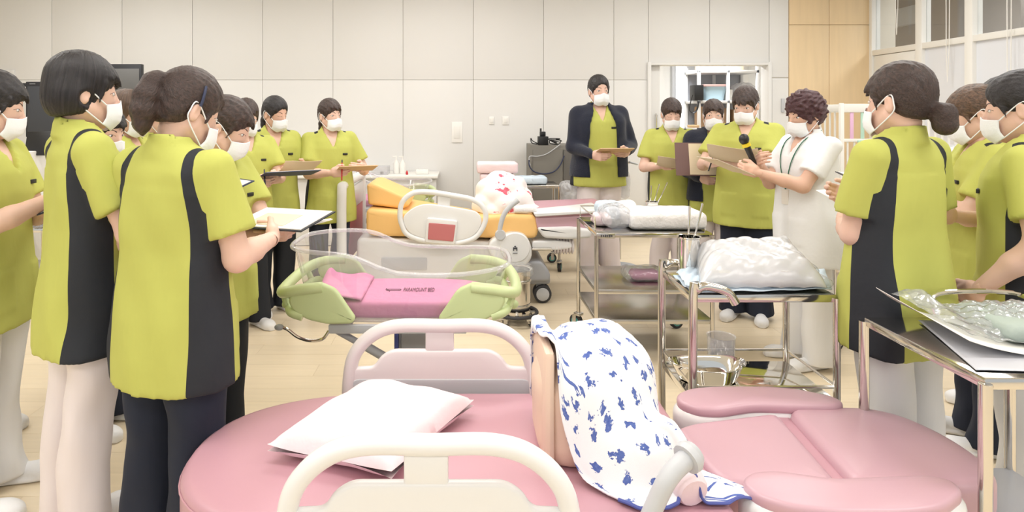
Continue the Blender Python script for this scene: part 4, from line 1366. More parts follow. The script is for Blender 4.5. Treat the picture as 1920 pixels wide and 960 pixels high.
# ================================================================ BABY COT (two alike)
def baby_cot(label, dx, dy, text=True, blanket=True, sc=1.0):
    """built around x=-.27, y=2.72 and shifted"""
    O = Vector((-.27, 2.72, 0)); begin(O)
    t = thing('baby_cot', label, 'cot', O+Vector((dx, dy, 0)), 0, 'wheeled clear baby cots')
    t.scale = (sc,)*3
    cx, cy = -.27, 2.72
    def ringp(a, hx, hy):
        ca, sa = math.cos(a), math.sin(a)
        return (cx+hx*math.copysign(abs(ca)**.62, ca), cy+hy*math.copysign(abs(sa)**.62, sa))
    def rimz(x): 
        k = 1/(1+math.exp((x-(cx-.10))/.045))
        return .800+.085*k+.012*max(0, (x-cx-.25)/.2)
    def tub(u, v):
        a = u*2*PI
        hx, hy = .40+.062*v, .205+.055*v
        x, y = ringp(a, hx, hy)
        return Vector((x, y, .60+(rimz(x)-.60)*v))
    MB().grid(tub, 96, 12, closed_u=True).build('acrylic_tub', 'acrylic', t)
    b = MB(); P = []
    for k in range(120):
        x, y = ringp(2*PI*k/120, .470, .265); P.append(Vector((x, y, rimz(x))))
    b.tube(P, .0095, 10, closed=True, up=(0, 0, 1)); b.build('tub_rim', 'acrylrim', t)
    # tray and mattress
    out = [Vector((*ringp(2*PI*k/40, .385, .20), .60)) for k in range(40)]
    MB().slab(out, (0, 0, -.012), bev=.004).build('tray', 'acrylrim', t)
    out = [Vector((*ringp(2*PI*k/48, .380, .196), .668)) for k in range(48)]
    mt = MB().slab(out, (0, 0, -.066), bev=.018, seg=4, dome=.004).build('cot_mattress', 'pinksheet', t, angle=60)
    if blanket:
        b = MB()
        def fl(u, v): 
            x = cx-.375+.22*u; y = cy-.19+.37*v
            return Vector((x, y, .674+.014*min(1, 6*u, 6*(1-u))**.5+.003*math.sin(x*60+y*30)+.002*math.sin(y*70)+.05*math.exp(-((u-.12)**2+(v-.85)**2)/.012)))
        b.grid(fl, 30, 30); b.build('folded_cover', 'pinksheet', mt, solid=.006, label='folded pink cover')
    # side frame bars
    b = MB(); b.rng(cx-.28, cx+.28, cy-.235, cy-.215, .555, .590, .004); b.rng(cx-.28, cx+.28, cy+.215, cy+.235, .555, .59, .004)
    b.rng(cx-.25, cx-.20, cy-.22, cy+.22, .555, .58, .004); b.rng(cx+.2, cx+.25, cy-.22, cy+.22, .555, .58, .004)
    b.build('under_frame', 'lightgrey', t)
    # green corner holders with grab loops
    for sy in (-1, 1):
        for sx in (-1, 1):
            yy = cy+sy*.245
            def q(a, z): return (cx+sx*a, yy-.015, z)
            plate = [q(.40, .752), q(.31, .770), q(.245, .742), q(.19, .66), q(.165, .625), q(.18, .602), q(.28, .600), q(.36, .618), q(.42, .655), q(.44, .70)]
            pl = poly_round(plate, .022, 4)
            if sx < 0: pl = pl[::-1]
            MB().slab(pl, (0, .030, 0), bev=.012, seg=4).build('corner_holder', 'green', t, angle=60)
    for sx in (-1, 1):
        def e(a, v, z): return (cx+sx*a, cy+v, z)
        b = MB(); b.tube([e(.30, -.243, .745), e(.38, -.247, .738), e(.445, -.235, .725), e(.485, -.17, .71), e(.497, 0, .705), e(.485, .17, .71), e(.445, .235, .725), e(.38, .247, .738), e(.30, .243, .745)], .0235, 12, smooth=6); b.build('end_handle', 'green', t)
        b = MB(); b.tube([e(.38, -.244, .63), e(.43, -.235, .645), e(.455, -.15, .65), e(.458, 0, .65), e(.455, .15, .65), e(.43, .235, .645), e(.38, .244, .63)], .020, 12, smooth=5)
        b.tube([e(.445, -.2, .645), e(.46, -.2, .67), e(.475, -.19, .71)], .014, 8); b.tube([e(.445, .2, .645), e(.46, .2, .67), e(.475, .19, .71)], .014, 8)
        b.sph(e(.478, -.12, .64), (.024, .022, .020), 12, 8)
        b.build('lower_holder_bar', 'green', t)
    # column, base, gas spring, tilt lever
    b = MB(); b.rng(cx-.02, cx+.06, cy-.05, cy+.05, .10, .55, .008); b.build('column', 'plastic', t)
    b = MB(); b.rng(cx-.0, cx+.12, cy-.09, cy-.05, .40, .555, .006); b.build('control_box', 'greyplastic', t)
    b = MB(); b.rng(cx-.03, cx-.012, cy-.085, cy-.06, .42, .52, .003); b.build('blue_clip', 'hem', t)
    b = MB(); b.cyl((cx-.25, cy-.20, .555), (cx-.05, cy-.17, .43), .014, seg=10); b.cyl((cx-.15, cy-.185, .495), (cx-.02, cy-.165, .41), .019, seg=10); b.build('gas_spring', 'greyplastic', t)
    b = MB(); b.tube([(cx-.285, cy-.20, .555), (cx-.31, cy-.21, .525), (cx-.36, cy-.215, .520), (cx-.41, cy-.215, .535), (cx-.45, cy-.215, .565), (cx-.475, cy-.215, .575)], .0065, 8, smooth=4); lv = b.build('tilt_lever', 'steel', t)
    b = MB(); b.sph((cx-.485, cy-.215, .575), (.02, .013, .013), 12, 8); b.build('knob', 'greyplastic', lv)
    b = MB(); b.rng(cx-.22, cx+.22, cy-.03, cy+.03, .09, .13, .01); b.rng(cx-.25, cx-.19, cy-.24, cy+.24, .08, .12, .015); b.rng(cx+.19, cx+.25, cy-.24, cy+.24, .08, .12, .015); b.build('base', 'lightgrey', t)
    for sx in (-1, 1):
        for sy in (-1, 1): caster(t, cx+sx*.22, cy+sy*.22, .035, hub='lightgrey', stem=.0)
    if text:
        fc = bpy.data.curves.new('lettering', 'FONT'); fc.body = 'PARAMOUNT BED'; fc.size = .078
        fc.extrude = .0004; ft = bpy.data.objects.new('lettering_text', fc); COL.objects.link(ft); bpy.context.view_layer.update()
        fme = bpy.data.meshes.new_from_object(ft); bpy.data.objects.remove(ft); fme.materials.clear(); fme.materials.append(M['ink'])
        fo = link('lettering', fme, mt)
        fo.location = Vector((cx+.004, cy-.050, .6745))-O; fo.scale = (.135/(max(v.co.x for v in fme.vertices)-min(v.co.x for v in fme.vertices)), 1, 1)
        b = MB()
        ccx, ccy, zz = cx-.040, cy-.026, .6738
        b.tube([(ccx-.034, ccy+.006, zz), (ccx-.030, ccy-.008, zz), (ccx+.030, ccy-.008, zz), (ccx+.034, ccy+.002, zz), (ccx+.030, ccy+.010, zz), (ccx-.030, ccy+.010, zz)], .0014, 5, closed=True)
        b.tube([(ccx-.034, ccy+.022, zz), (ccx-.014, ccy-.022, zz)], .0016, 5)
        b.build('emblem', 'ink', mt, label='small line emblem left of the lettering')
    return t
baby_cot('clear baby cot with pale green holders and pink mattress in the middle of the room', 0, 0)
baby_cot('clear baby cot with pale green holders at the back behind the orange bed', -.505, 3.03, text=False, blanket=False)

# ================================================================ ORANGE DELIVERY BED
yb0, yb1 = 4.62, 5.35
begin((.0, 4.98, 0))
b2 = thing('delivery_bed', 'delivery bed with orange mattress and cream oval side rail in mid room', 'bed', OFF)
def Wd(px, py): return W(px, py, yb0)
def side_poly(pts, r=.03, n=4): return poly_round([W(px, py, yb0) for px, py in pts], r, n)
D2 = (0, yb1-yb0, 0)
MB().slab(side_poly([(686, 392), (750, 397), (890, 420), (890, 446), (700, 444), (686, 438)], .04), D2, bev=.03, seg=4).build('backrest_mattress', 'orange', b2, angle=60)
MB().slab(side_poly([(888, 408), (960, 402), (1004, 404), (1010, 425), (1008, 447), (960, 449), (888, 446)], .04), D2, bev=.03, seg=4).build('seat_mattress', 'orange', b2, angle=60)
# rail
yr = yb0-.10
def Wr(px, py): return W(px, py, yr)
oval = [(750, 400), (755, 378), (775, 362), (805, 360), (845, 366), (885, 374), (905, 388), (911, 408), (902, 432), (885, 448), (850, 456), (800, 452), (765, 440), (753, 420)]
P = [Wr(*p) for p in oval]
MB().tube(P, .020, 12, smooth=5, closed=True).build('rail_tube', 'plastic', b2)
inner = [(756, 405), (775, 388), (800, 381), (850, 388), (895, 396), (905, 412), (898, 432), (882, 446), (850, 453), (800, 449), (768, 438), (757, 420)]
MB().slab(poly_round([Wr(*p)-Vector((0, .012, 0)) for p in inner], .05, 4), (0, .024, 0), bev=.008).build('rail_panel', 'plastic', b2, angle=60)
MB().slab(poly_round([Wr(821, 366), Wr(845, 369), Wr(843, 392), Wr(820, 390)], .005, 2), (0, .02, 0), bev=.004).build('rail_stay', 'plastic', b2)
hp_ = MB().slab(poly_round([W(800, 408, yr-.035), W(858, 414, yr-.035), W(853, 460, yr-.035), W(796, 455, yr-.035)], .02, 3), (0, .04, 0), bev=.008).build('remote_holder', 'plastic', b2, angle=60)
MB().slab(poly_round([W(804, 418, yr-.040), W(854, 422, yr-.040), W(850, 453, yr-.040), W(802, 449, yr-.040)], .006, 2), (0, .012, 0), bev=.002).build('remote_pad', 'rose', hp_, label='dusty rose panel in the rail')
MB().slab(poly_round([W(805, 458, yr), W(842, 460, yr), W(845, 466, yr), W(803, 465, yr)], .005, 2), (0, .03, 0), bev=.003).build('rail_latch', 'greyplastic', b2)
# headboard standing across the left end
hx = -.905
def HB(y, z): return Vector((hx, y, z))
fr = [(yb0-.08, .30), (yb0-.08, .84), (yb0+.02, .905), (yb1-.02, .905), (yb1+.08, .84), (yb1+.08, .30)]
MB().tube([HB(*p) for p in fr], .036, 12, smooth=4).build('headboard_frame', 'plastic', b2)
MB().rng(hx-.012, hx+.012, yb0-.07, yb1+.07, .30, .68, .006).build('headboard_panel', 'rose', b2, label='dusty rose lower panel')
MB().rng(hx-.016, hx+.018, yb0-.06, yb1+.06, .68, .86, .01).build('headboard_top', 'plastic', b2)
# body of the bed under the mattress
MB().slab(side_poly([(668, 446), (820, 450), (965, 455), (965, 560), (940, 578), (690, 578), (668, 560)], .05), D2, bev=.03, seg=3).build('body_cover', 'plastic', b2, angle=60)
b = MB(); b.rng(-.62, -.28, yb0-.012, yb0, .27, .36, .004); b.build('cover_label', 'lightgrey', b2)
ydr = yb0-.10
MB().slab(poly_round([W(*p, ydr) for p in ((915, 455), (935, 444), (960, 437), (985, 440), (997, 460), (998, 485), (985, 500), (960, 503), (935, 495), (918, 478))], .06, 4), (0, .12, 0), bev=.02, seg=3).build('drive_housing', 'plastic', b2, angle=60)
b = MB(); c = W(966, 464, ydr); b.lathe([(.0, -.008), (.105, -.008), (.112, 0)], c+Vector((0, 0, 0)), 28, 'y'); b.build('housing_disc', 'plastic', b2)
lg = W(966, 467, ydr-.012)
b = MB()
for dxx in (-.012, .012): b.box(lg+Vector((dxx, 0, 0)), (.007, .003, .026))
b.box(lg+Vector((0, 0, .004)), (.02, .003, .008)); b.sph(lg+Vector((0, 0, .018)), (.007, .003, .007), 8, 6); b.box(lg+Vector((0, 0, -.03)), (.034, .003, .004))
b.build('housing_emblem', 'inkdark', b2, label='small dark emblem on the drive housing')
MB().slab(poly_round([W(*p, yb0) for p in ((998, 452), (1045, 452), (1072, 455), (1074, 466), (1045, 470), (998, 468))], .02, 3), (0, .12, 0), bev=.012).build('actuator_cover', 'plastic', b2, angle=60)
b = MB()
for k in range(7):
    x = W(1038+k*5.5, 461, yb0+.06)
    b.lathe([(.045, -.004), (.062, .0055), (.062, .0075), (.045, .017)], x, 16, 'x')
b.build('bellows', 'plastic2', b2)
MB().tube([W(998, 467, yb0), W(1034, 467, yb0)], .012, 8).build('piston_rod', 'steelb', b2)
# foot supports
b = MB(); b.slab(poly_round([W(*p, yb0-.02) for p in ((1006, 427), (1070, 425), (1110, 430), (1110, 447), (1070, 450), (1020, 447))], .03, 4), (0, .72, 0), bev=.02); b.build('foot_shell', 'plastic', b2, angle=60)
b = MB(); b.slab(poly_round([W(*p, yb0+.0) for p in ((1003, 407), (1120, 401), (1118, 436), (1008, 434))], .03, 4), (0, .28, 0), bev=.015); b.build('foot_pad', 'pinkv2', b2, angle=60)
b = MB(); b.slab(poly_round([W(*p, yb0-.03) for p in ((1001, 400), (1130, 393), (1130, 399), (1004, 407))], .01, 3), (0, .60, 0), bev=.008); fs = b.build('leg_support_shell', 'plastic', b2)
b = MB(); b.slab(poly_round([(.56, yb0-.01, .694), (1.10, yb0-.01, .722), (1.10, yb1-.2, .735), (.56, yb1-.2, .715)][::-1], .05, 4), (0, 0, -.03), bev=.008); b.build('leg_support_pad', 'pinkv', fs)
# lower base and casters
MB().slab(poly_round([W(*p, yb0+.0) for p in ((925, 512), (960, 492), (1015, 490), (1032, 512), (1032, 528), (925, 530))], .03, 4), (0, .66, 0), bev=.02).build('base_cover', 'greyplastic', b2, angle=60)
b = MB(); b.rng(-.85, .66, yb0+.06, yb1-.06, .14, .20, .02); b.build('base_frame', 'greyplastic', b2)
for (x, y) in ((.60, yb0+.10), (.60, yb1-.08), (-.82, yb0+.10), (-.82, yb1-.08)):
    b = MB(); 
    for dd in (-.03, .03): b.lathe([(0, -.022), (.052, -.022), (.068, -.014), (.068, .014), (.052, .022), (0, .022)], (x, y+dd, .069), 22, 'y')
    wh = b.build('caster_wheel', 'rubber', b2)
    b = MB(); b.lathe([(0, -.055), (.046, -.055), (.052, -.05), (.052, .05), (.046, .055), (0, .055)], (x, y, .069), 20, 'y'); b.build('hub', 'lightgrey', wh)
    b = MB(); b.rng(x-.045, x+.02, y-.018, y+.018, .07, .17, .01); b.build('caster_fork', 'greyplastic', b2)
# grey grab lever
b = MB(); b.tube([W(936, 447, yr), W(938, 425, yr), W(945, 402, yr), W(958, 386, yr), W(972, 375, yr)], lambda t: .017+.003*t, 12, smooth=5); g2 = b.build('grab_handle', 'lightgrey', b2)
b = MB(); b.lathe([(0, -.02), (.035, -.02), (.04, 0), (.035, .02), (0, .02)], W(938, 440, yr), 18, 'y'); b.build('pivot_knob', 'lightgrey', g2)
# orange wedge cushion
begin(W(725, 388, 4.9))
wdg = poly_round([W(*p, yb0+.10) for p in ((687, 346), (702, 344), (765, 372), (768, 386), (754, 392), (690, 384))], .02, 4)
tag(MB().slab(wdg, (0, .50, 0), bev=.02, seg=3).build('wedge_cushion', 'orange', None, angle=60), 'orange wedge cushion at the head end of the orange bed', 'cushion')
# white and red blanket mound
begin((.36, 4.95, .60))
def man2(P):
    d = ell(P, (.31, 4.95, .72), (.24, .27, .26)); d = smin(d, cap(P, (.36, 4.95, .74), (.56, 4.9, .66), .12, .06), .08)
    for (kx, ky, kz, ph, am) in ((15, 5, 14, .3, .022), (-11, 7, 19, 2, .016), (25, 4, -9, 4, .006)):
        d = d-am*np.abs(np.sin(P[:, 0]*kx+P[:, 1]*ky+P[:, 2]*kz+ph))+am*.6
    return np.maximum(d, .67-P[:, 2])
V, Q = sdf_mesh(man2, (-.0, 4.55, .62), (.72, 5.35, 1.1), .013)
o = mesh_np('blanket', V-np.array(OFF), Q, 'redprint'); o.location = OFF
print_attr(o, np.stack([V[:, 0]+V[:, 1]*.4, V[:, 2]*1.2+V[:, 1]*.5, 0*V[:, 0]], 1))
tag(o, 'white blanket with red flower print heaped on the orange bed', 'blanket')
begin((.62, 4.75, .66))
tag(MB().tube([(.38, 4.66, .715), (.47, 4.67, .72), (.55, 4.67, .722)], lambda t: .035-.01*abs(t-.5)*2, 12, smooth=4).build('towel_roll', 'towel'), 'small white rolled towel at the foot of the red-printed blanket', 'towel')

# ================================================================ STEEL CARTS
cart('steel cart in mid room carrying a long white wrapped tray, guard rail on top', .773, 1.45, 3.58, 4.14, [.75, .42, .245], rail=.075, mirror='steelb')
begin((.773, 3.86, 0))
cart('nearer steel cart with curved tube ends and kidney basin on its lower shelf', .807, 1.313, 2.16, 2.50, [.81, .44], curved=True, rail=0, mirror='chrome')
c3 = cart('steel cart at the right edge in the foreground with bagged cloth on top', 1.275, 1.74, 1.50, 1.955, [.80, .32], leg=.015, mirror='greypad', name='steel_cart')
begin((1.5, 1.73, 0))
b = MB(); b.tube([(1.50, 1.955, .80), (1.50, 1.975, .86), (1.60, 1.98, .875), (1.76, 1.98, .87), (1.78, 1.9, .86)], .008, 8, smooth=4); o = b.build('guard_rail', 'chrome', c3)
cart('far steel cart beside the grey cabinet holding pale blue pads', .26, .87, 5.6, 5.95, [.79, .40], mirror='steelb', grp='stainless steel instrument carts')
cart('steel cart at the left behind the person at the left edge, glass jars on it', -3.75, -3.02, 4.4, 4.9, [.62, .28], mirror='steelb', name='steel_cart', hub='lightgrey')
cart('steel cart between the white-uniformed person and the looped ponytail, almost hidden', 2.26, 2.85, 3.75, 4.2, [.75, .36], mirror='steelb', name='steel_cart', hub='lightgrey')
# ---------------------------------------------------------------- the people
G1 = 'students standing on the left side'; G2 = 'students standing on the right side'
person('p3', 'person in lime tunic with high ponytail and hair clip, standing left of the pink bed', 330, 610, 1.60, 158, hyaw=-16, pitch=24,
       hair='pony', hcol='hair_brown', pants='navy', near=True, L=(.16, -.26, 1.03), R=(-.16, -.25, 1.03), poleR=(-.35, .5, -1), hem=.64, neckf=.01, group=G1, wide=1.02)
person('p2', 'person with short black bob, lime tunic and pale pink trousers, seen from behind', 158, 560, 1.655, 138, hyaw=-2, pitch=6,
       hair='short', hcol='hair_black', pants='palepink', near=True, L=(.10, -.27, 1.08), R=(-.14, -.27, 1.08), hem=.655, group=G1, wide=.93)
person('p1', 'person in lime tunic cut off by the left photo edge, dark clipboard in hand', -24, 500, 1.615, 98, hyaw=28, pitch=16,
       hair='bun', hcol='hair_black', pants='white_pants', near=True, L=(.04, -.26, 1.10), R=(-.10, -.28, 1.13), hem=.65, group=G1, stance=.02)
person('p16', 'person with low looped brown ponytail, lime tunic, back turned, right foreground', 1682, 540, 1.625, 202, hyaw=0, pitch=4,
       hair='loop', hcol='hair_brown', pants='white_pants', near=True, L=(-.02, -.21, 1.02), R=(-.12, -.22, 1.10), hem=.635, group=G2, wide=1.0, poleL=(.5, .3, -1))
person('p19', 'person with black hair in lime tunic, cut off by the right photo edge', 1915, 528, 1.60, 226, hyaw=-6, pitch=10,
       hair='bun', hcol='hair_black', pants='white_pants', near=True, L=(.23, -.10, .85), R=(-.10, -.20, 1.05), hem=.64, group=G2, poleL=(.4, .8, -.2), bangs=False)
person('p15', 'person in white uniform with short curly reddish hair, reading aloud into a microphone', 1512, 322, 1.575, -84, hyaw=6, pitch=16,
       hair='curly', hcol='hair_red', pants='white_pants', top='white', near=True, L=(.06, -.34, 1.13), R=(-.04, -.27, 1.17), hem=.60, skin='skin2', wide=1.12, badge=False)
person('p7', 'person in lime tunic bending over loose papers, right behind the one with the ponytail', 402, 470, 1.53, 68, hyaw=30, pitch=24,
       hair='bun', hcol='hair_brown', pants='black_pants', near=True, L=(.02, -.33, 1.06), R=(-.08, -.33, 1.05), hem=.66, group=G1, neckf=.02)
person('p11', 'person in navy cardigan over lime tunic and white trousers, standing at the back wall', 1123, 205, 1.80, 4, bangs=False, hyaw=6, pitch=4,
       hair='bun', hcol='hair_black', pants='palepink', cardigan=True, L=(.175, -.19, .985), R=(-.12, -.24, .965), wide=1.10, hem=.70)
person('p14', 'person in lime tunic and navy trousers with a high bun, writing on a paper sheet', 1400, 264, 1.645, -32, hyaw=-10, pitch=18,
       hair='bunhi', hcol='hair_brown', pants='navy', L=(.02, -.34, 1.08), R=(-.20, -.32, 1.08), wide=1.10, hem=.64, near=True, group=G2)
person('p12', 'person in lime tunic holding a curled cream sheet, standing left in the doorway', 1258, 228, 1.575, -8, pitch=18,
       hair='bun', hcol='hair_brown', pants='palepink', L=(.09, -.24, 1.06), R=(-.11, -.24, 1.05), hem=.66, group=G2, eyes='down')
person('p13', 'person in navy cardigan with a brown folder in front of the storeroom shelves', 1338, 236, 1.56, -12, hyaw=-8, pitch=4,
       hair='bun', hcol='hair_brown', pants='palepink', cardigan=True, L=(.02, -.28, 1.10), R=(-.14, -.28, .98), hem=.62, group=G2)
person('p9', 'person in lime tunic and black trousers with low black ponytail, reading a cream sheet', 513, 256, 1.575, 38, bangs=False, hyaw=22, pitch=14,
       hair='lowpony', hcol='hair_black', pants='black_pants', L=(.13, -.28, 1.08), R=(-.10, -.28, 1.06), hem=.645, group=G1, eyes='down', skin='skin2')
person('p10', 'person in lime tunic with low ponytail nearest the orange bed, holding a tan board', 619, 247, 1.56, 28, hyaw=20, pitch=4,
       hair='lowpony', hcol='hair_brown', pants='navy', L=(.19, -.24, 1.07), R=(-.07, -.29, 1.05), hem=.645, group=G1)
person('p8', 'person in lime tunic with parted dark hair writing on a navy clipboard', 461, 277, 1.55, 40, hyaw=-4, pitch=14,
       hair='bun', hcol='hair_brown', pants='black_pants', L=(.10, -.32, 1.06), R=(-.08, -.33, 1.04), hem=.64, group=G1)
person('p5', 'person with shoulder-length brown hair and white mask, between the black bob and the ponytail', 240, 350, 1.575, 88, hyaw=-4, pitch=8,
       hair='bob', hcol='hair_mid', pants='palepink', hem=.64, group=G1, skin='skin2')
person('p4', 'person whose lowered face shows just behind the shoulder of the one with the black bob', 192, 405, 1.49, 80, hyaw=-6, pitch=16,
       hair='bun', hcol='hair_black', pants='navy', hem=.62, group=G1)
person('p6', 'person nearly hidden, only black hair showing just left of the high ponytail', 300, 318, 1.555, 85, pitch=16,
       hair='bun', hcol='hair_black', pants='navy', hem=.64, group=G1)
person('p0', 'person in white trousers whose shoe tips show at the far left edge', -74, 424, 1.58, 80, pitch=16,
       hair='bun', hcol='hair_brown', pants='white_pants', hem=.64, group=G1, stance=.03)
person('p17', 'person with brown tied hair in lime tunic, right of the looped ponytail', 1838, 430, 1.575, 248, hyaw=-14, pitch=16,
       hair='bun', hcol='hair_mid', pants='navy', near=True, L=(.06, -.27, 1.14), R=(-.12, -.26, 1.13), hem=.64, group=G2)
person('p18', 'person of whom only the black crown shows behind the brown tied hair at right', 1885, 395, 1.625, 250, pitch=10,
       hair='bun', hcol='hair_black', pants='navy', hem=.64, group=G2)
# hair clip of the one with the ponytail
i = PEOPLE['p3']
begin((0, 0, 0))
def hp(key, p):
    i = PEOPLE[key]; return Vector((np.array([p])@i['Rh'].T+i['piv'])[0])
m = MB(); m.tube([hp('p3', (-.080, .018, .176)), hp('p3', (-.087, .018, .155)), hp('p3', (-.090, .016, .13)), hp('p3', (-.088, .014, .112))], .0045, 8, smooth=4, flat=1.3)
m.build('hair_clip', 'navyboard', i['root'], local=True, label='dark blue hair clip')
# ---------------------------------------------------------------- things on the carts
# cart in mid room
def wrapped_tray():
    z = .752; c = W(1245, 425, 3.80); begin((c.x, 3.82, z))
    x0, x1 = (1170-VX)/F*3.75, (1318-VX)/F*3.75
    bag_blob('wrapped_tray', 'long white towel tray in clear film on the mid-room cart', 'tray', ((x0+x1)/2, 3.80, z), (x1-x0, .34, .105), 4, 'towel', crumple=.010, flat=.3)
    bag_blob('plastic_wrap', 'clear crinkled film bag end at the left of the white towel tray', 'bag', (x0-.05, 3.78, z), (.20, .26, .13), 8, 'film2', crumple=.03)
wrapped_tray()
for k, (px, py, s_, m, lab) in enumerate(((1140, 402, .17, 'bluepad', 'crumpled pale blue paper pad on the mid-room cart, left one'), (1172, 395, .15, 'towel', 'crumpled white pad on the mid-room cart beside the blue one'), (1128, 425, .12, 'palepinkcloth', 'small pale pink pad at the left corner of the mid-room cart'))):
    c = W(px, py, 3.95-.12*(k == 2)); bag_blob('absorbent_pad', lab, 'pad', (c.x, c.y, .752), (s_, .16, .13 if k < 2 else .07), 20+k, m, 'absorbent pads on the mid-room cart', crumple=.035, flat=.3)
def steel_cup(px, d, z, r, h, lab, n=2, seed=1, lean=1):
    x = (px-VX)/F*d; begin((x, d, z)); t = thing('instrument_cup', lab, 'cup', (x, d, z), 0, 'steel cups with instruments')
    b = MB(); b.lathe([(.0, .004), (r*.9, .004), (r*.92, 0), (r*.94, h*.97), (r*1.06, h), (r*1.06, h+.004), (r*.90, h+.002), (r*.87, .01), (0, .01)], (x, d, z), 28); b.build('cup', 'chrome', t)
    rs = random.Random(seed)
    for k in range(n):
        a = rs.uniform(-.3, .3); px_ = x+r*.4*(k-.5*(n-1)); 
        b = MB(); dx = (.035*(k+.3) if lean > 0 else .02*(k-.4))
        b.tube([(px_-dx*.5, d, z+.02), (px_+dx*.4, d-.01, z+h*1.25), (px_+dx, d, z+h*1.85+.01*k)], lambda t_: .004+.004*t_, 8, smooth=3, flat=.5)
        b.build('forceps', 'chrome', t)
steel_cup(1223, 3.95, .752, .042, .125, 'polished steel cup holding forceps on the mid-room cart', 3, 3)
steel_cup(1292, 2.44, .812, .044, .145, 'polished steel cup holding scissors at the left back of the nearer cart', 2, 5)
begin((1.17, 3.80, .42))
bag_blob('wrapped_pack', 'pink pack sealed in clear film on the middle shelf of the mid-room cart', 'packet', ((1204-VX)/F*3.80, 3.80, .421), (.26, .2, .075), 31, 'film', crumple=.02)
bag_blob('pink_cloth', 'folded pink cloth inside the clear packet on the middle shelf', 'cloth', ((1208-VX)/F*3.80, 3.80, .423), (.19, .14, .055), 33, 'pinksheet', crumple=.012)
begin((.83, 3.58, .74))
t = MB().box((.83, 3.572, .735), (.10, .006, .032), bev=.003); pl = tag(t.build('name_plate', 'steelb'), 'small engraved maker plate on the left corner of the mid-room cart', 'plate')
b = MB()
for k in range(6): b.box((.80+k*.012, 3.568, .735), (.007, .002, .010 if k % 2 else .013))
b.build('engraving', 'inkdark', pl)

# nearer cart: big milky bag over a basin shape, pads, sheet
c = W(1415, 490, 2.30)
begin((c.x, 2.30, .812))
def bagf(u, v):
    a, w = u*2-1, v*2-1
    x = (1418-VX)/F*2.30+a*.215*(1-.06*w)+.03*w; y = 2.315+w*.135
    dome = (max(0, 1-(abs(a)**5.0)))**.6*(max(0, 1-abs(w)**4))**.6
    z = .828+.085*dome+.075*(w*.5+.5)*dome*(1-.3*abs(a))-.022*math.exp(-(a*a+w*w)/.25)+.010*abs(math.sin(a*5+w*4))*dome+.005*abs(math.sin(a*9-w*7))
    z += .045*math.exp(-((a+.95)**2+(w-.9)**2)/.08)+.05*math.exp(-((a-.7)**2+(w-.9)**2)/.06)
    return Vector((x, y, z))
b = MB(); b.grid(bagf, 60, 44); o = b.build('plastic_bag', 'filmw', None, solid=.0012); tag(o, 'large milky plastic bag over a white basin on the nearer cart', 'bag')
b = MB(); cc = ((1440-VX)/F*2.30, 2.30, .822)
b.lathe([(0, .004), (.09, .004), (.10, .0), (.130, .05), (.137, .062), (.132, .064), (.120, .05), (.095, .012), (0, .012)], cc, 36)
begin(cc)
for v in b.bm.verts: v.co.x = cc[0]+(v.co.x-cc[0])*1.15; v.co.y = cc[1]+(v.co.y-cc[1])*.78
o = b.build('wash_basin', 'towel', None); tag(o, 'white oval basin inside the milky bag on the nearer cart', 'basin')
def flat_sheet(name, lab, cat, pts, z, m, th=.002, amp=.006, seed=0, group=None, n=26):
    P = [WZ(px, py, z) for px, py in pts]
    begin(sum(P, Vector())/4)
    def fn(u, v):
        p = P[0].lerp(P[1], u).lerp(P[3].lerp(P[2], u), v)
        w = amp*(math.sin(u*9+seed+v*4)+math.sin(v*13+seed*2-u*5)+math.sin(u*23+v*17+seed))/3+amp
        return p+Vector((0, 0, w))
    b = MB(); b.grid(fn, n, n); return tag(b.build(name, m, None, solid=th), lab, cat, group)
flat_sheet('absorbent_sheet', 'pale blue absorbent sheet under the milky bag on the nearer cart', 'sheet', [(1262, 520), (1545, 505), (1560, 545), (1300, 552)], .814, 'bluepad', .003, .006, 2)
flat_sheet('absorbent_sheet', 'pale grey-blue folded sheet leaning beside the steel cup of the nearer cart', 'sheet', [(1268, 512), (1330, 503), (1345, 540), (1285, 540)], .83, 'bluepad', .003, .010, 5)
c = W(1500, 535, 2.22); bag_blob('film_packet', 'thin clear packet at the front right edge of the nearer cart', 'packet', (c.x+.02, 2.24, .822), (.20, .12, .035), 41, 'film', crumple=.02)
c = W(1548, 525, 2.3); bag_blob('film_packet', 'crinkled silvery packet at the right back corner of the nearer cart', 'packet', (1.285, 2.36, .822), (.10, .18, .06), 44, 'film', crumple=.025)
# kidney basin and glass on its lower shelf
begin((1.02, 2.31, .44))
zb = .441
cxk, cyk = (1348-VX)/F*2.30-.03, 2.31
b = MB()
def kid(a, r):
    x = math.cos(a)*.135*r; y = math.sin(a)*.075*r+.030*math.cos(a)**2*r
    return x, y
def kf(u, v):
    a = u*2*PI; r = [0, .55, .78, .82, 1.0, 1.07, 1.09][int(v*6+.5)]; z = [.002, .002, .004, .012, .058, .066, .064][int(v*6+.5)]
    x, y = kid(a, r); return Vector((cxk+x, cyk+y, zb+z))
b.grid(kf, 56, 6, closed_u=True); tag(b.build('kidney_basin', 'chrome', None, solid=.002), 'polished steel basin on the lower shelf of the nearer cart', 'basin')
begin((1.06, 2.43, .44))
b = MB(); xx = (1352-VX)/F*2.44; b.lathe([(0, .006), (.048, .006), (.050, 0), (.052, .12), (.056, .124), (.050, .122), (.048, .01), (0, .01)], (xx, 2.44, .441), 28); begin((xx, 2.44, .441)); tag(b.build('glass_beaker', 'acrylrim'), 'clear glass beaker behind the steel basin', 'glass')
b = MB(); begin(((1468-VX)/F*2.40, 2.4, .44))
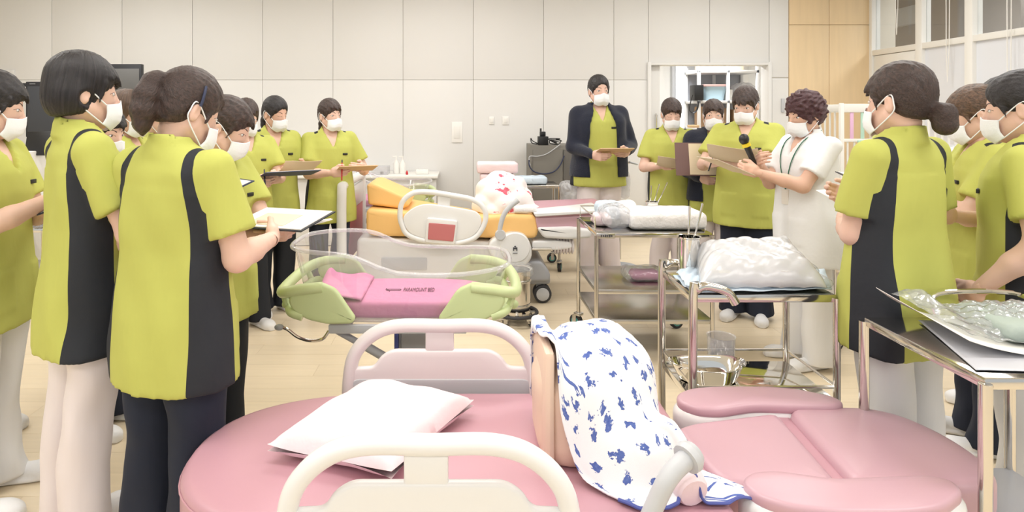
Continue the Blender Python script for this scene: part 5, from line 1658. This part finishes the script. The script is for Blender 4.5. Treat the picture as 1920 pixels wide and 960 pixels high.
# foreground right cart: paper sheet, cloth in clear bag
begin((1.55, 1.70, .802))
def pap(u, v):
    # u along the sheet from far-left corner rightwards, v from far edge to near
    x = 1.285+.50*u+.02*v; y = 1.925-.33*v
    lift = .085*max(0, 1-u*2.6)**2*(1-.55*v)
    return Vector((x-lift*.1+.03*(1-u), y+.02*(1-u), .812+lift+.003*math.sin(u*8)))
def papg(u, v):
    p = pap(u, v); return p+Vector((0, 0, .008+.006*math.sin(u*14+v*8)*min(1, u*3)))
tag(MB().grid(pap, 30, 16).build('paper_sheet', 'paper', None, solid=.0012), 'white paper lining curling up at the corner of the right foreground cart', 'paper')
bag_blob('folded_cloth', 'grey-green folded cloth inside the clear bag on the right foreground cart', 'cloth', (1.70, 1.77, .818), (.42, .26, .05), 51, 'greengrey', crumple=.010, rz=-.1)
bag_blob('folded_cloth', 'slate grey folded cloth at the near side of the clear bag', 'cloth', (1.72, 1.60, .818), (.36, .08, .045), 52, 'slate', crumple=.012)
begin((1.6, 1.72, .81))
def bagc(u, v):
    p = pap(.09+.91*u, .84*v); a = min(1, u*2.2)
    body = .052*a*(math.sin(min(1, v*1.15)*PI)**.5 if v < .87 else math.sin(min(1, v*1.15)*PI*.999+.0)**.5 if v*1.15 < 1 else 0)
    n = abs(math.sin(u*21+v*9))*.5+abs(math.sin(u*13-v*19+1))*.5+abs(math.sin(u*37+v*31))*.25
    tip = .05*math.exp(-((u-.10)**2)/.006-((v-.2)**2)/.1)
    return p+Vector((0, 0, .006+body+.014*n*(.3+a)+tip))
tag(MB().grid(bagc, 90, 50).build('plastic_bag', 'film', None, solid=.0008), 'crinkled clear plastic bag around grey-green cloth on the right foreground cart', 'bag')
flat_sheet('reflective_mat', 'smooth pale grey sheet lying on the right foreground cart', 'sheet', [(1722, 601), (1900, 603), (2040, 700), (1830, 694)], .804, 'greypad', .0015, .0005, 1)

# far cart pads, wrapped packs and hanging bag
for k, (px, w_, m, lab) in enumerate(((978, .20, 'bluepad', 'pale blue pad stack on the far cart, left one'), (1004, .18, 'bluepad', 'pale blue pad stack on the far cart, right one'))):
    bag_blob('absorbent_pad', lab, 'pad', ((px-VX)/F*5.72+.02, 5.72, .792), (w_, .22, .07), 60+k, m, 'pale blue pads on the far cart', crumple=.014, flat=.3)
x = (932-VX)/F*5.78
bag_blob('wrapped_pack', 'pinkish white wrapped pack on the far cart, lower of the two', 'packet', (x, 5.80, .792), (.34, .26, .09), 71, 'palepinkcloth', 'wrapped packs on the far cart', crumple=.008, flat=.2)
bag_blob('wrapped_pack', 'pinkish white wrapped pack on the far cart, upper of the two', 'packet', (x-.0, 5.80, .888), (.40, .26, .10), 72, 'palepinkcloth', 'wrapped packs on the far cart', crumple=.008, flat=.2)
bag_blob('rubbish_bag', 'clear plastic rubbish bag hanging from the right end of the far cart', 'bag', (.985, 5.75, .50), (.20, .24, .31), 74, 'film2', crumple=.03, flat=.35)
begin((.9, 5.75, .79)); 

# pedal bin
bx, by = .36, 4.25
begin((bx, by, 0)); t = thing('pedal_bin', 'stainless steel bin on a black ring base behind the baby cot', 'bin', OFF)
b = MB(); b.lathe([(.0, .075), (.098, .075), (.10, .08), (.10, .36), (.107, .365), (.107, .372), (.096, .368), (.095, .09), (0, .09)], (bx, by, 0), 36); b.build('bin_body', 'steel', t)
b = MB(); b.lathe([(.1015, .12), (.1035, .125), (.1035, .140), (.1015, .145)], (bx, by, 0), 36); b.lathe([(.1015, .29), (.106, .295), (.106, .305), (.1015, .31)], (bx, by, 0), 36); b.build('band', 'steelb', t)
b = MB(); b.tube([(bx+.145*math.cos(a), by+.145*math.sin(a), .075) for a in np.linspace(0, 2*PI, 40, endpoint=False)], .012, 10, closed=True, up=(0, 0, 1)); b.build('ring_bumper', 'rubber', t)
b = MB(); b.rng(bx-.14, bx+.14, by-.012, by+.012, .066, .078); b.rng(bx-.012, bx+.012, by-.14, by+.14, .066, .078); b.build('cross_base', 'steelb', t)
for a in (-.9, .6, 2.2, 3.8): caster(t, bx+.13*math.cos(a), by+.13*math.sin(a), .024, hub='rubber', w=.018, stem=-.01)
bag_blob('bin_liner', 'clear liner bag bulging over the steel bin rim', 'bag', (bx+.012, by, .335), (.23, .22, .065), 81, 'film', crumple=.02)

# grey cabinet with adapter and cables
cx0, cx1, cy0 = (996-VX)/F*6.55, (1074-VX)/F*6.55, 6.55
begin(((cx0+cx1)/2, cy0+.25, 0)); t = thing('storage_cabinet', 'dark grey metal cabinet left of the navy cardigan', 'cabinet', OFF)
MB().rng(cx0, cx1, cy0, cy0+.5, .0, 1.105, .006).build('body', 'cabinet', t)
MB().rng(cx0+.02, cx1-.11, cy0-.012, cy0, .04, 1.06, .003).build('door', 'cabinet', t)
MB().rng(cx1-.10, cx1-.01, cy0-.010, cy0, .04, 1.06, .003).build('side_door', 'cabinetd', t)
p = W(1018, 262, 6.6); begin((p.x, 6.62, 1.105)); t = thing('power_adapter', 'black power supply with coiled cables on the grey cabinet', 'adapter', OFF)
MB().rng(p.x-.055, p.x+.055, 6.56, 6.66, 1.106, 1.20, .006).build('case', 'black', t)
MB().rng(p.x-.03, p.x+.03, 6.60, 6.66, 1.20, 1.25, .006).build('plug', 'black', t)
b = MB(); b.cyl((p.x-.02, 6.63, 1.25), (p.x-.02, 6.63, 1.285), .010, seg=8); b.build('pin', 'black', t)
rs = random.Random(5); b = MB()
pts = [(p.x+.06+rs.uniform(-.0, .14), 6.60+rs.uniform(-.05, .10), 1.115+rs.uniform(0, .06)) for _ in range(14)]
b.tube(pts, .006, 6, smooth=5); b.build('cable', 'black', t); b = MB(); b.tube([(p.x-.05, 6.6, 1.12), (p.x-.11, 6.6, 1.15), (p.x-.13, 6.6, 1.18), (p.x-.12, 6.6, 1.13), (p.x-.06, 6.6, 1.115)], .005, 6, smooth=5); b.build('cable', 'black', t)
begin((p.x, 6.53, .9))
def cable(name, lab, m, pts, r=.007):
    tag(MB().tube([W(a, c, 6.52) for a, c in pts], r, 6, smooth=7).build(name, m), lab, 'cable', 'cables in front of the grey cabinet')
cable('power_cable', 'dark cable hanging in a loop in front of the grey cabinet', 'navyboard', [(992, 300), (993, 312), (1002, 322), (1020, 326), (1038, 322), (1050, 310), (1058, 292)])
cable('power_cable', 'grey cable slanting across the top of the grey cabinet', 'lightgrey', [(1050, 271), (1038, 280), (1024, 289), (1008, 293), (994, 293), (992, 300), (994, 310)], .005)

# bent examination lamp beside the navy cardigan
begin(((1164-VX)/F*5.75, 5.75, 0)); t = thing('examination_lamp', 'grey bent-arm lamp right of the navy cardigan, beside the far wall', 'lamp', OFF)
b = MB(); b.tube([W(1162, 345, 5.75), W(1166, 325, 5.75), W(1172, 308, 5.75), W(1182, 304, 5.75)], .011, 8, smooth=4); b.build('arm', 'steelb', t)
b = MB(); b.box(W(1187, 306, 5.75), (.085, .05, .016), ry=.25, bev=.006); b.build('lamp_head', 'lightgrey', t)
b = MB(); b.cyl(W(1162, 345, 5.75), ((1162-VX)/F*5.75, 5.75, .08), .012, seg=10); b.build('pole', 'steelb', t)
b = MB(); b.lathe([(0, 0), (.16, 0), (.16, .02), (.03, .05), (0, .05)], ((1162-VX)/F*5.75, 5.75, 0), 24); b.build('foot', 'greyplastic', t)
bag_blob('plastic_cover', 'white plastic cover hanging on the bent-arm lamp pole', 'bag', ((1172-VX)/F*5.65, 5.66, .66), (.11, .10, .26), 91, 'filmw', crumple=.02, flat=.4)

# counter along the back wall with bottles and trays
x0, x1 = (505-VX)/F*6.62, (800-VX)/F*6.62
begin(((x0+x1)/2, 6.85, 0)); t = thing('side_counter', 'long cream counter under the back wall with bottles on top', 'counter', OFF)
MB().rng(x0-1.7, x1+.12, 6.60, 7.12, .745, .775, .006).build('worktop', 'white_frame', t)
MB().rng(x0-1.6, x1+.02, 6.68, 7.10, .01, .745, .003).build('body', 'wall', t)
for k in range(5):
    MB().rng(x0-1.58+k*.68, x0-1.58+k*.68+.66, 6.668, 6.68, .05, .73, .003).build('door', 'wall', t)
def pump(px, lab):
    x = (px-VX)/F*6.85; begin((x, 6.85, .776)); t = thing('pump_bottle', lab, 'bottle', OFF, 0, 'white pump bottles on the counter')
    b = MB(); b.lathe([(0, 0), (.032, 0), (.034, .01), (.034, .11), (.014, .14), (.012, .15), (0, .15)], OFF, 18); b.build('bottle', 'white_frame', t)
    b = MB(); b.cyl((x, 6.85, .92), (x, 6.85, .965), .007, seg=8); b.box((x-.018, 6.85, .965), (.05, .014, .012), bev=.004); b.build('pump_head', 'white_frame', t)
pump(743, 'white pump bottle on the counter, left of the pair'); pump(755, 'white pump bottle on the counter, right of the pair')
def blk(name, lab, cat, px, d, z, sz, m, grp=None):
    x = (px-VX)/F*d; begin((x, d, z)); return tag(MB().box((x, d, z+sz[2]/2), sz, bev=min(sz)*.2).build(name, m), lab, cat, grp)
begin(((705-VX)/F*6.8, 6.8, .776)); t = thing('clear_tray', 'clear plastic tray on the counter behind the tan board', 'tray', OFF)
xa = (705-VX)/F*6.8
b = MB(); b.rng(xa-.2, xa+.14, 6.68, 6.92, .776, .782, .002)
for (p, q) in (((xa-.2, 6.68), (xa+.14, 6.68)), ((xa-.2, 6.92), (xa+.14, 6.92))): b.rng(p[0], q[0], p[1]-.002, p[1]+.002, .776, .86)
b.rng(xa-.202, xa-.198, 6.68, 6.92, .776, .86); b.rng(xa+.138, xa+.142, 6.68, 6.92, .776, .86); b.build('tray_wall', 'acrylrim', t)
blk('black_bottle_cap', 'tiny black cap standing on the counter left of the pump bottles', 'cap', 716, 6.7, .783, (.035, .03, .03), 'black')
tt = MB(); begin(((763-VX)/F*6.72, 6.72, .776)); tt.lathe([(0, 0), (.013, 0), (.014, .015), (.010, .03), (.003, .045), (0, .045)], OFF, 12); tag(tt.build('small_red_bottle', 'red'), 'tiny red drop-shaped bottle right of the pump bottles', 'bottle')
blk('white_box', 'low white box at the right part of the counter', 'box', 792, 6.80, .776, (.14, .10, .05), 'white_frame')
tt = MB(); begin(((560-VX)/F*6.8, 6.8, .776)); tt.lathe([(0, 0), (.05, 0), (.055, .07), (.05, .075), (0, .01)], OFF, 18); tag(tt.build('glass_bowl', 'acrylrim'), 'clear bowl on the counter between the two standing at the back left', 'bowl')
blk('wall_notice', 'low wire rack standing on the counter behind the arm of the second student', 'rack', 556, 6.9, .776, (.22, .12, .10), 'acrylrim')

# TV screens and things at the left
def tv(px0, px1, py0, py1, d, lab, m, post=True, tilt=0.0):
    a, c = W(px0, py0, d), W(px1, py1, d); xm = (a.x+c.x)/2; begin((xm, d, 0))
    t = thing('display_screen', lab, 'screen', OFF)
    MB().rng(a.x, c.x, d, d+.05, c.z, a.z, .006).build('bezel', 'screend', t)
    MB().rng(a.x+.02, c.x-.02, d-.004, d, c.z+.03, a.z-.045, .001).build('panel', m, t)
    MB().rng(xm-.04, xm+.04, d+.05, d+.10, .08, a.z-.2, .006).build('stand', 'greyplastic', t)
    MB().rng(xm-.35, xm+.35, d-.05, d+.02, .06, .10, .01).build('foot_bar', 'rubber', t)
    MB().rng(xm-.04, xm+.04, d-.25, d+.35, .06, .10, .01).build('foot_bar', 'rubber', t)
    caster(t, xm-.33, d-.02, .035, stem=-.03); caster(t, xm+.33, d-.02, .035, stem=-.03)
    return t, a, c
t, a, c = tv(48, 134, 153, 257, 5.8, 'large black flat display on a stand left of the black bob', 'screen')
MB().box((a.x-.018, 5.82, a.z-.03), (.04, .03, .035), bev=.004).build('corner_bracket', 'screend', t)
b = MB()
for k in range(8): b.box((a.x+.045+k*.007, 5.793, a.z-.022), (.004, .002, .006))
b.build('bezel_print', 'lightgrey', t)
tv(196, 265, 120, 185, 5.9, 'dark grey display above the brown-haired head', 'screeng')
# white medical cart with red drawers
x0, x1 = (-30-VX)/F*4.95, (56-VX)/F*4.95
begin(((x0+x1)/2, 5.17, 0)); t = thing('emergency_cart', 'white cart with a red drawer at the left edge', 'cart', OFF)
MB().rng(x0, x1, 4.95, 5.4, .80, 1.20-.06, .01).build('top_unit', 'white_frame', t)
MB().rng(x0, x1, 4.95, 5.4, .12, .80, .01).build('body', 'white_frame', t)
for k in range(3):
    dr_ = MB().rng(x0+.03, x1-.06, 4.935, 4.95, .98-.27*k, 1.06-.27*k if k == 0 else 1.14-.27*k-.08, .004).build('drawer', 'red' if k == 0 else 'white_frame', t, label='red drawer front' if k == 0 else None)
b = MB(); b.cyl((x1-.02, 4.91, .78), (x1-.02, 4.91, 1.10), .018, seg=12); b.build('side_post', 'lightgrey', t)
b = MB()
for k, dx in enumerate((.10, .14, .26)): b.lathe([(0, -.006), (.012, -.006), (.012, .004), (0, .004)], (x1-dx-.05, 4.945, 1.08), 12, 'y')
b.build('knob', 'lightgrey', t)
for q in ((x0+.05, 4.99), (x1-.05, 4.99), (x0+.05, 5.35), (x1-.05, 5.35)): caster(t, q[0], q[1], .05, stem=-.02, hub='lightgrey')
p = W(62, 285, 4.9); begin((p.x, 5.15, 1.14))
tt = thing('small_monitor', 'black tilted monitor on the white cart beside the black bob', 'monitor', (x1-.1, 5.15, 1.14)); begin((x1-.1, 5.15, 1.14))
MB().box((x1+.0, 5.05, 1.20), (.20, .02, .20), rx=-.2, bev=.005).build('screen', 'black', tt); MB().box((x1-.1, 5.15, 1.146), (.16, .10, .012), bev=.004).build('foot', 'black', tt); MB().box((x1-.04, 5.1, 1.165), (.10, .03, .04), bev=.004).build('neck', 'black', tt)
for k, px in enumerate((52, 66, 78)):
    x = (px-VX)/F*4.6; begin((x, 4.6, .621)); b = MB(); b.lathe([(0, .004), (.045, .004), (.048, 0), (.048, .09), (.052, .095), (.044, .093), (.043, .01), (0, .01)], OFF, 20)
    tag(b.build('glass_jar', 'acrylrim'), 'clear glass jar on the left steel cart, %s of three' % ('leftmost', 'middle one', 'rightmost')[k], 'jar', 'glass jars on the left cart')

# crib with tall rails at the back right
def crib():
    d = 5.0; x0, x1 = (1574-VX)/F*d, (1832-VX)/F*d; zt = 1.53
    begin(((x0+x1)/2, d+.35, 0)); t = thing('hospital_crib', 'tall white barred crib behind the looped ponytail', 'crib', OFF)
    for (x, y) in ((x0, d), (x1, d), (x0, d+.7), (x1, d+.7)):
        MB().rng(x, x+.032, y-.016, y+.016, .12, zt, .006).build('post', 'white_frame', t)
        caster(t, x+.016, y, .05, stem=-.04, hub='lightgrey')
    for y in (d, d+.7):
        MB().rng(x0+.03, x1, y-.014, y+.014, zt-.075, zt-.005, .006).build('top_rail', 'white_frame', t)
        MB().rng(x0+.03, x1, y-.012, y+.012, .62, .66, .005).build('bottom_rail', 'white_frame', t)
    MB().rng(x0+.03, x0+.62, d-.014, d+.012, 1.215, 1.24, .004).build('middle_rail', 'white_frame', t)
    MB().rng(x0+.03, x1, d, d+.7, .66, .72, .01).build('mattress_base', 'white_frame', t)
    k = 0; x = x0+.06
    while x < x1-.03:
        top = zt-.07
        if x < x0+.62:
            MB().rng(x, x+.012, d-.006, d+.006, .66, 1.215, .003).build('bar', 'white_frame', t, smooth=False)
        else:
            MB().rng(x, x+.014, d-.006, d+.006, .66, top, .003).build('bar', 'white_frame', t, smooth=False)
        x += .055; k += 1
    for (px, m, w) in ((1597, 'pastel_pink', .028), (1617, 'pastel_green', .028), (1639, 'pastel_yellow', .028), (1665, 'pastel_pink', .028), (1690, 'pastel_green', .028)):
        xx = (px-VX)/F*d; MB().rng(xx-w/2, xx+w/2, d-.005, d+.005, 1.24, zt-.07, .003).build('coloured_slat', m, t, label={'pastel_pink': 'pale pink slat', 'pastel_green': 'pale green slat', 'pastel_yellow': 'pale yellow slat'}[m])
    for px in (1613, 1764): 
        c = W(px, 268 if px < 1700 else 228, d-.02); MB().box(c, (.04, .02, .045), bev=.006).build('latch', 'pastel_green', t, label='pale green plastic latch')
    for y in np.arange(d+.08, d+.66, .07):
        MB().rng(x0+.008, x0+.022, y, y+.012, .66, zt-.05, .003).build('bar', 'white_frame', t, smooth=False)
    MB().rng(x0+.002, x0+.028, d, d+.7, zt-.07, zt-.01, .005).build('end_rail', 'white_frame', t)
    MB().rng(x1+.002, x1+.028, d, d+.7, zt-.07, zt-.01, .005).build('end_rail', 'white_frame', t)
    MB().rng(x0+.002, x0+.028, d, d+.7, .62, .66, .005).build('end_rail', 'white_frame', t); MB().rng(x1+.002, x1+.028, d, d+.7, .62, .66, .005).build('end_rail', 'white_frame', t)
crib()
bag_blob('plastic_dome', 'clear plastic dome cover in front of the white crib, left of the brown tied hair', 'cover', ((1795-VX)/F*4.4, 4.4, 1.02), (.34, .30, .20), 95, 'film2', crumple=.01, flat=.5)
cart('white trolley under the clear dome cover beside the crib', (1755-VX)/F*4.4, (1850-VX)/F*4.4, 4.22, 4.62, [1.018, .4], name='trolley', mirror='white_frame', hub='lightgrey')

# storeroom shelving and what stands on it
def shelf_unit():
    A = W(1303, 145, 8.9); Bx = W(1425, 128, 8.2)
    x0, x1 = A.x, (1423-VX)/F*8.7; d = 8.75
    begin(((x0+x1)/2, d+.25, 0)); t = thing('shelving_unit', 'white metal shelving in the storeroom behind the doorway', 'shelf', OFF)
    for x in (x0, (x0+x1)/2, x1):
        for y in (d, d+.5): MB().rng(x-.02, x+.02, y-.02, y+.02, 0, 2.12, .003).build('post', 'shelfwhite', t)
    zz = [CH-(132-HY)/F*d, CH-(189-HY)/F*d, CH-(240-HY)/F*d, .72, .25]
    for z in zz: MB().rng(x0-.02, x1+.02, d-.02, d+.52, z-.035, z+.005, .003).build('shelf_board', 'shelfwhite', t)
    MB().rng(x0, x1, d+.51, d+.52, .2, 2.1).build('back_panel', 'greyplastic', t)
    return d, zz
sd, zz = shelf_unit()
def on(z, px, w, h, dp, name, lab, m, cat='box', dd=.2):
    x = (px-VX)/F*(sd+dd); begin((x, sd+dd, z)); return tag(MB().box((x, sd+dd, z+.006+h/2), (w, dp, h), bev=.008).build(name, m), lab, cat)
x = (1335-VX)/F*(sd+.2); begin((x, sd+.2, zz[1])); t = thing('storage_tub', 'pale blue plastic tub with pink lid on the storeroom shelf', 'tub', OFF)
b = MB(); q = [Vector((x+a, sd+.2+c, zz[1]+.215)) for a, c in ((-.17, -.15), (.17, -.15), (.17, .15), (-.17, .15))]
b.grid(lambda u, v: Vector((x, sd+.2, zz[1]+.007))+Vector(((.135+.035*v)*math.copysign(abs(math.cos(u*2*PI))**.35, math.cos(u*2*PI)), (.11+.03*v)*math.copysign(abs(math.sin(u*2*PI))**.35, math.sin(u*2*PI)), .20*v)), 40, 4, closed_u=True); b.build('tub_body', 'bluebin', t)
MB().box((x-.0, sd+.2, zz[1]+.222), (.37, .32, .03), bev=.01).build('tub_lid', 'pinklid', t)
on(zz[1], 1306, .13, .22, .2, 'shoulder_bag', 'black shoulder bag on the storeroom shelf left of the blue tub', 'black', 'bag', .05)
begin(((1300-VX)/F*8.7, 8.68, 1.3)); tag(MB().tube([W(1299, 178, 8.68), W(1294, 195, 8.68), W(1293, 207, 8.68), W(1300, 212, 8.68), W(1307, 205, 8.68), W(1310, 190, 8.68)], .014, 6, smooth=5, flat=.4).build('bag_strap', 'black'), 'black strap hanging down from the storeroom shoulder bag', 'strap')
bag_blob('clear_bag', 'clear plastic bag of supplies on the upper storeroom shelf', 'bag', ((1392-VX)/F*(sd+.2), sd+.2, zz[1]+.006), (.38, .3, .26), 101, 'film2', crumple=.03, h=.016)
on(zz[1], 1362, .10, .16, .2, 'white_box', 'white box between blue tub and clear bag on the storeroom shelf', 'white_frame')
on(zz[2], 1322, .20, .30, .3, 'cardboard_box', 'brown cardboard box on the lower storeroom shelf, left one', 'cardboard')
on(zz[2], 1350, .16, .28, .3, 'cardboard_box', 'brown cardboard box on the lower storeroom shelf, middle one', 'cardboard')
on(zz[2], 1378, .18, .26, .3, 'cardboard_box', 'brown cardboard box on the lower storeroom shelf, right one', 'cardboard')
on(zz[2]-.0, 1300, .14, .04, .1, 'open_flap_box', 'flat tan carton jutting out of the lower storeroom shelf', 'tanboard', 'box', -.05)
on(zz[0], 1330, .30, .10, .3, 'carton', 'pale yellow carton on top of the storeroom shelving, left one', 'tanpaper')
on(zz[0], 1372, .22, .08, .3, 'carton', 'pale yellow carton on top of the storeroom shelving, right one', 'tanpaper')
on(.72, 1330, .5, .3, .3, 'grey_case', 'grey equipment case on the bottom storeroom shelf', 'greyplastic', 'case')
x = (1285-VX)/F*8.3; begin((x, 8.3, 0)); tag(MB().rng(x-.28, x+.05, 8.2, 8.6, 0, .97, .01).build('white_fridge', 'shelfwhite'), 'low white cabinet under the storeroom window', 'cabinet')

# ---------------------------------------------------------------- what people hold
def held(key, name, lab, cat, w, h, material, parts=(), dz=.02, dy=-.03, tilt=20, rz=0, off=(0, 0, 0), th=.004, curl=0.0, cl=None, group=None, flip=False):
    i = PEOPLE[key]; a, c = np.array(i['hand'][1][0]), np.array(i['hand'][-1][0])
    if cl == 'L': m = a
    elif cl == 'R': m = c
    else: m = (a+c)/2
    fw = (i['hand'][1][1]+i['hand'][-1][1])/2; fw = nrm([0, -1, 0])
    p = m+np.array([0, -.06-h*.25, dz])+np.array(off)
    t = math.radians(tilt); r = math.radians(rz)
    xd = (math.cos(r), math.sin(r), 0)
    yd = (-math.sin(r)*math.cos(t)*-1*0, -math.cos(t), -math.sin(t)*-1*0+math.sin(t)*-1) if False else (math.sin(r)*math.cos(t), -math.cos(r)*math.cos(t), math.sin(t))
    return sheet(name, key, tuple(p), xd, yd, w, h, th, material, lab, cat, group, curl, parts, flip)
SH = (('paper', 'paper', .002, .94, .92, 0, 0, None),)
held('p3', 'clipboard', 'black open binder of white sheets held out beside the high ponytail', 'binder', .30, .23, 'blackboard',
     (('paper', 'paper', .003, .95, .93, 0, 0, None), ('note', 'tanpaper', .001, .5, .55, .1, -.2, 'cream slip lying across the sheets')), tilt=8, off=(-.09, -.02, .015), rz=4)
held('p1', 'clipboard', 'dark clipboard with a white sheet held by the person at the left edge', 'clipboard', .22, .30, 'blackboard', SH, tilt=25, off=(0, .03, .0))
held('p7', 'paper_sheets', 'small white sheets held low by the person bending behind the ponytail', 'papers', .21, .15, 'paper', (('paper', 'paper', .002, .96, .9, .02, .05, None),), tilt=10, off=(.02, -.01, 0))
i8 = held('p8', 'clipboard', 'navy clipboard with white sheets raised by the person with parted dark hair', 'clipboard', .34, .23, 'navyboard', (('paper', 'paper', .003, .95, .93, 0, 0, None),), tilt=12, off=(.10, -.03, .03), rz=-10)
held('p9', 'paper_sheet', 'cream sheet held by the second student from the back counter', 'paper', .26, .20, 'tanpaper', tilt=28, th=.0015, curl=.012, off=(.02, 0, .0))
held('p10', 'tan_board', 'tan board with white sheet held by the student nearest the orange bed', 'clipboard', .27, .21, 'tanboard', (('paper', 'tanpaper', .002, .95, .93, 0, 0, None),), tilt=14, off=(.03, 0, .0), rz=-8)
held('p11', 'tan_folder', 'tan paper folder held by the person in the navy cardigan at the wall', 'folder', .30, .21, 'tanboard', (('paper', 'tanpaper', .003, .96, .92, .02, .03, None),), tilt=16, off=(.0, .03, .0), rz=0)
held('p12', 'paper_sheet', 'curled cream sheet held by the student beside the doorway', 'paper', .29, .20, 'tanpaper', tilt=20, th=.0015, curl=.03, off=(-.02, 0, .0))
held('p13', 'brown_folder', 'open brown folder with a red edge held upright in front of the second navy cardigan', 'folder', .30, .25, 'brownfold', (('paper', 'tanpaper', .003, .66, .94, .32, 0, None),), tilt=106, off=(-.13, .04, .075), rz=4, flip=True)
held('p14', 'paper_sheet', 'wide cream sheet the student with the high bun writes on', 'paper', .30, .24, 'tanpaper', tilt=24, th=.0015, curl=.03, off=(.08, -.03, .04))
held('p15', 'paper_sheets', 'cream sheets in the hand of the person in white uniform', 'papers', .24, .24, 'tanpaper', (('paper', 'paper', .001, .97, .95, .02, .02, None),), tilt=22, cl='L', off=(.0, -.08, .02), th=.0015)
held('p16', 'paper_sheet', 'white sheet held in front by the one with the looped ponytail', 'paper', .15, .21, 'paper', tilt=20, th=.0015, off=(-.09, .05, 0))
held('p19', 'handwritten_notes', 'cream page of handwritten notes in the lowered hand at the right edge', 'paper', .21, .27, 'tanpaper', (), tilt=25, cl='L', off=(.0, .02, -.05), th=.0015)
held('p17', 'clipboard', 'dark clipboard held high by the person with brown tied hair at right', 'clipboard', .22, .28, 'blackboard', SH, tilt=10)
for k in ('p2', 'p4', 'p5'):
    held(k, 'clipboard', {'p2': 'clipboard hidden in front of the one with the black bob', 'p4': 'clipboard held by the one with the lowered face behind the black bob', 'p5': 'clipboard held by the one with shoulder-length brown hair'}[k], 'clipboard', .22, .28, 'navyboard', SH, tilt=20)
# microphone, pens, lanyard
def stick(key, name, lab, cat, sd, d0, d1, r, material, off=(0, 0, 0), parts=None):
    i = PEOPLE[key]; mw = i['mw']; h = np.array(i['hand'][sd][0])+i['hand'][sd][1]*.075+np.array(off)
    a, c = mw @ Vector(h+np.array(d0)), mw @ Vector(h+np.array(d1)); begin(a)
    return a, c
a, c = stick('p15', '', '', '', -1, (0.0, .02, -.05), (-.0, -.055, .12), 0, '')
a = a+Vector((-.03, 0, .01)); c = c+Vector((-.03, 0, .01))
begin(a); t = thing('microphone', 'black handheld microphone with a yellow ring, held by the person in white', 'microphone', a)
dr_ = (c-a).normalized()
MB().tube([a, a+dr_*.13], lambda q: .013+.006*q, 14).build('handle', 'black', t)
MB().tube([a+dr_*.13, a+dr_*.145, a+dr_*.15], .024, 16).build('ring', 'yellow', t, label='yellow ring')
b = MB(); b.sph(a+dr_*.175, (.028, .028, .032), 18, 12); b.build('grille', 'black', t)
for key, sd, lab, m in (('p14', -1, 'black pen in the right hand of the student with the high bun', 'black'), ('p8', -1, 'pen in the hand of the person with parted dark hair', 'navyboard'), ('p10', -1, 'red pen in the hand of the student nearest the orange bed', 'red')):
    a, c = stick(key, '', '', '', sd, (-.01, -.06, -.05), (.02, .03, .09), 0, ''); begin(a)
    t = thing('pen', lab, 'pen', a); MB().cyl(a, a+(c-a)*.85, .005, seg=8).build('barrel', m, t); MB().cyl(a+(c-a)*.85, c, .0052, .004, seg=8).build('cap', 'black', t)
# lanyard on the white uniform
i = PEOPLE['p15']; f = i['tunic']
def on_tunic(x, z, y0=-.25):
    ys = np.linspace(y0, .02, 80); P = np.stack([np.full(80, x), ys, np.full(80, z)], 1); d = f(P); k = int(np.argmax(d < 0)); return Vector((x, ys[k]-.006, z))
begin((0, 0, 0))
for sd in (1, -1):
    pts = [on_tunic(sd*q, z) for q, z in ((.075, 1.325), (.07, 1.27), (.055, 1.20), (.035, 1.13), (.012, 1.06), (.0, 1.02))]
    pts = [Vector((sd*.055, .055, 1.372))]+pts
    MB().tube(pts, .0045, 6, smooth=4, flat=.5).build('lanyard', 'greenstrap', i['root'], local=True, label='dark green lanyard')
c = on_tunic(0, .98); MB().box(c, (.065, .008, .09), bev=.003).build('id_card', 'paper', i['root'], local=True, label='white card hanging on the lanyard')
# handwriting on the notes
